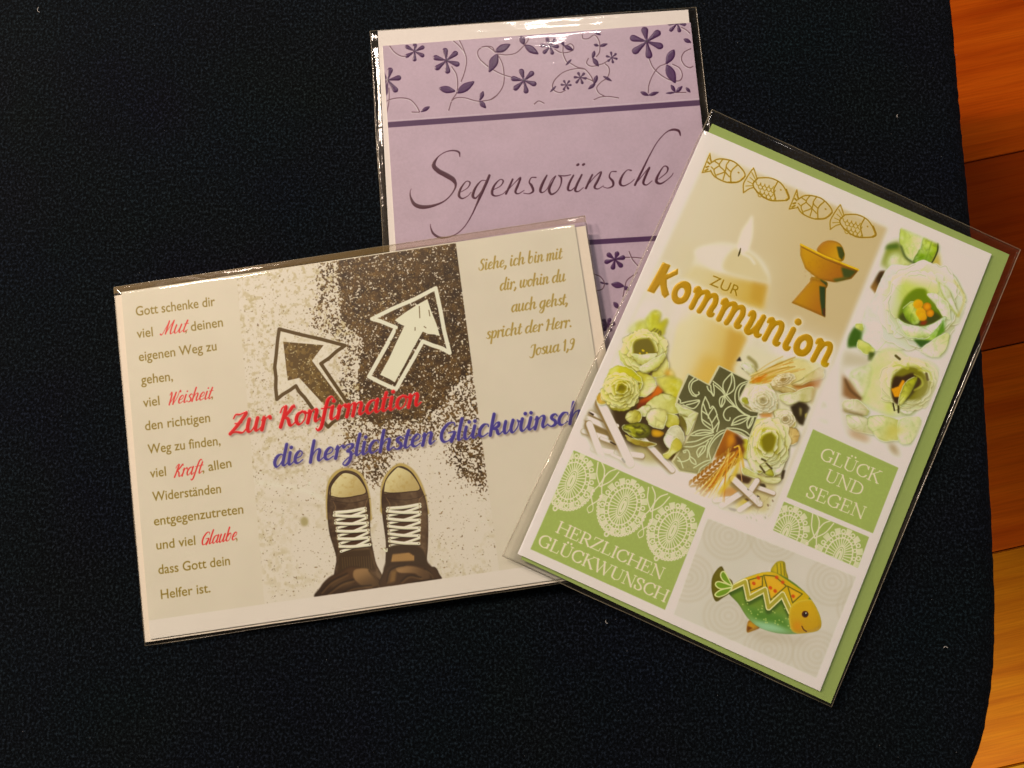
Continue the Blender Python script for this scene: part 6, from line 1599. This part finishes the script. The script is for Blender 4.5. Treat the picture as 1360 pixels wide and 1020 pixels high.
link('glued_flap', fm_, M_FLAP, tC)

# --- communion card
tK = thing('greeting_card', pk_K.mat, 'white card with gold Kommunion lettering, chalice and fish, green envelope behind it', 'greeting card', 'greeting cards in cellophane')
mp_ = print_mat('communion_card_print', IM_K, rough=.38); mr_ = print_mat('gold_foil', IM_K, rough=.34, metallic=.15, bump=False); me_ = print_mat('embossed_print', IM_K, rough=.36, bump=False)
sheet('card_front', K_CARD, 0, .0004, mp_, tK, cvK); sheet('card_back', K_CARD, -.00042, .0003, M_CARDW, tK)
sheet('envelope', K_ENV, -.00075, .0004, M_GREEN, tK)
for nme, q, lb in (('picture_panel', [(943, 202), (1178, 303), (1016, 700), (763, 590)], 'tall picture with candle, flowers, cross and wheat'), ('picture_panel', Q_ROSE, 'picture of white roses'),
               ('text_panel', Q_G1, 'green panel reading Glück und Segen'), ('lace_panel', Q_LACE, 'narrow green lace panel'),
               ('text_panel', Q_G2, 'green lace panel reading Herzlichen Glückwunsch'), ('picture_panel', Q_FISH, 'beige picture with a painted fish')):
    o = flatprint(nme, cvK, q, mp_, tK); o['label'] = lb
for M in FM: cvK.relief('gold_fish_outline', M, mr_, tK, h=.00010, step=2, soft=.8)
cvK.relief('gold_lettering', KM, mr_, tK, h=.00016, step=2, soft=1.8)['label'] = 'large gold word Kommunion'
cvK.relief('gold_lettering', ZM, mr_, tK, h=.00010, step=2, soft=.8)['label'] = 'small gold word zur'
cvK.relief('gold_chalice', CH, me_, tK, h=.00018, step=3, soft=2.5)
cvK.relief('embossed_cross', CRM, me_, tK, h=.00016, step=3, soft=2.0)
cvK.relief('painted_fish', FB, me_, tK, h=.00022, step=3, soft=4.0)
_, mid = film('cellophane_sleeve', K_SLV, K_ENV, K_CARD, .0012, M_FILM, tK, 63, amp=1.0)
for k in range(4): seam(pk_K, K_SLV[k], K_SLV[(k + 1) % 4], mid, M_SEAM, tK, seed=20 + k, wob=.00005, r=(.00024 if k == 3 else .00015))

# ------------------------------------------------------------------ bits of lint on the fabric
M_LINT = paper_mat('pale_lint', (.4, .4, .39), .9)
for i, (px, py, ang_, ln_, lb) in enumerate([(51.5, 13, 1.9, .0022, 'tiny pale lint fibre near the upper left corner of the chair seat'),
        (1192, 154, 1.6, .0011, 'tiny pale lint fibre right of the green envelope near the seat edge'),
        (1256, 860, .1, .0014, 'tiny pale lint fibre on the lower right of the chair seat'),
        (805.5, 826, 2.2, .0012, 'tiny pale lint fibre below the communion card')]):
    p = hit(px, py, .0004); d = np.array([math.cos(ang_), math.sin(ang_), 0]) * ln_ / 2; n_ = np.array([-d[1], d[0], 0]) * .5
    o = tube('lint', cr([p - d, p - d * .3 + n_, p + d * .4 + n_ * .6, p + d - n_ * .4], False, 5), .00011, M_LINT, None, 5)
    o['label'] = lb; o['category'] = 'lint'

V, Fc = [], []
for i in range(150):
    p = hit(RNG.uniform(0, 1290), RNG.uniform(0, 1020), .0003); s_ = RNG.uniform(.00004, .00010); a0 = RNG.uniform(0, 6.28); l_ = RNG.uniform(1, 3.5)
    dx = np.array([math.cos(a0), math.sin(a0), 0]); dy = np.array([-dx[1], dx[0], 0]); k = len(V)
    V += [p - dx * s_ * l_, p + dy * s_, p + dx * s_ * l_, p - dy * s_, p + np.array([0, 0, s_])]
    Fc += [(k, k + 3, k + 4), (k + 3, k + 2, k + 4), (k + 2, k + 1, k + 4), (k + 1, k, k + 4)]
dust = link('dust', mesh('dust', V, Fc), paper_mat('grey_dust', (.16, .17, .18), .95)); dust['kind'] = 'stuff'
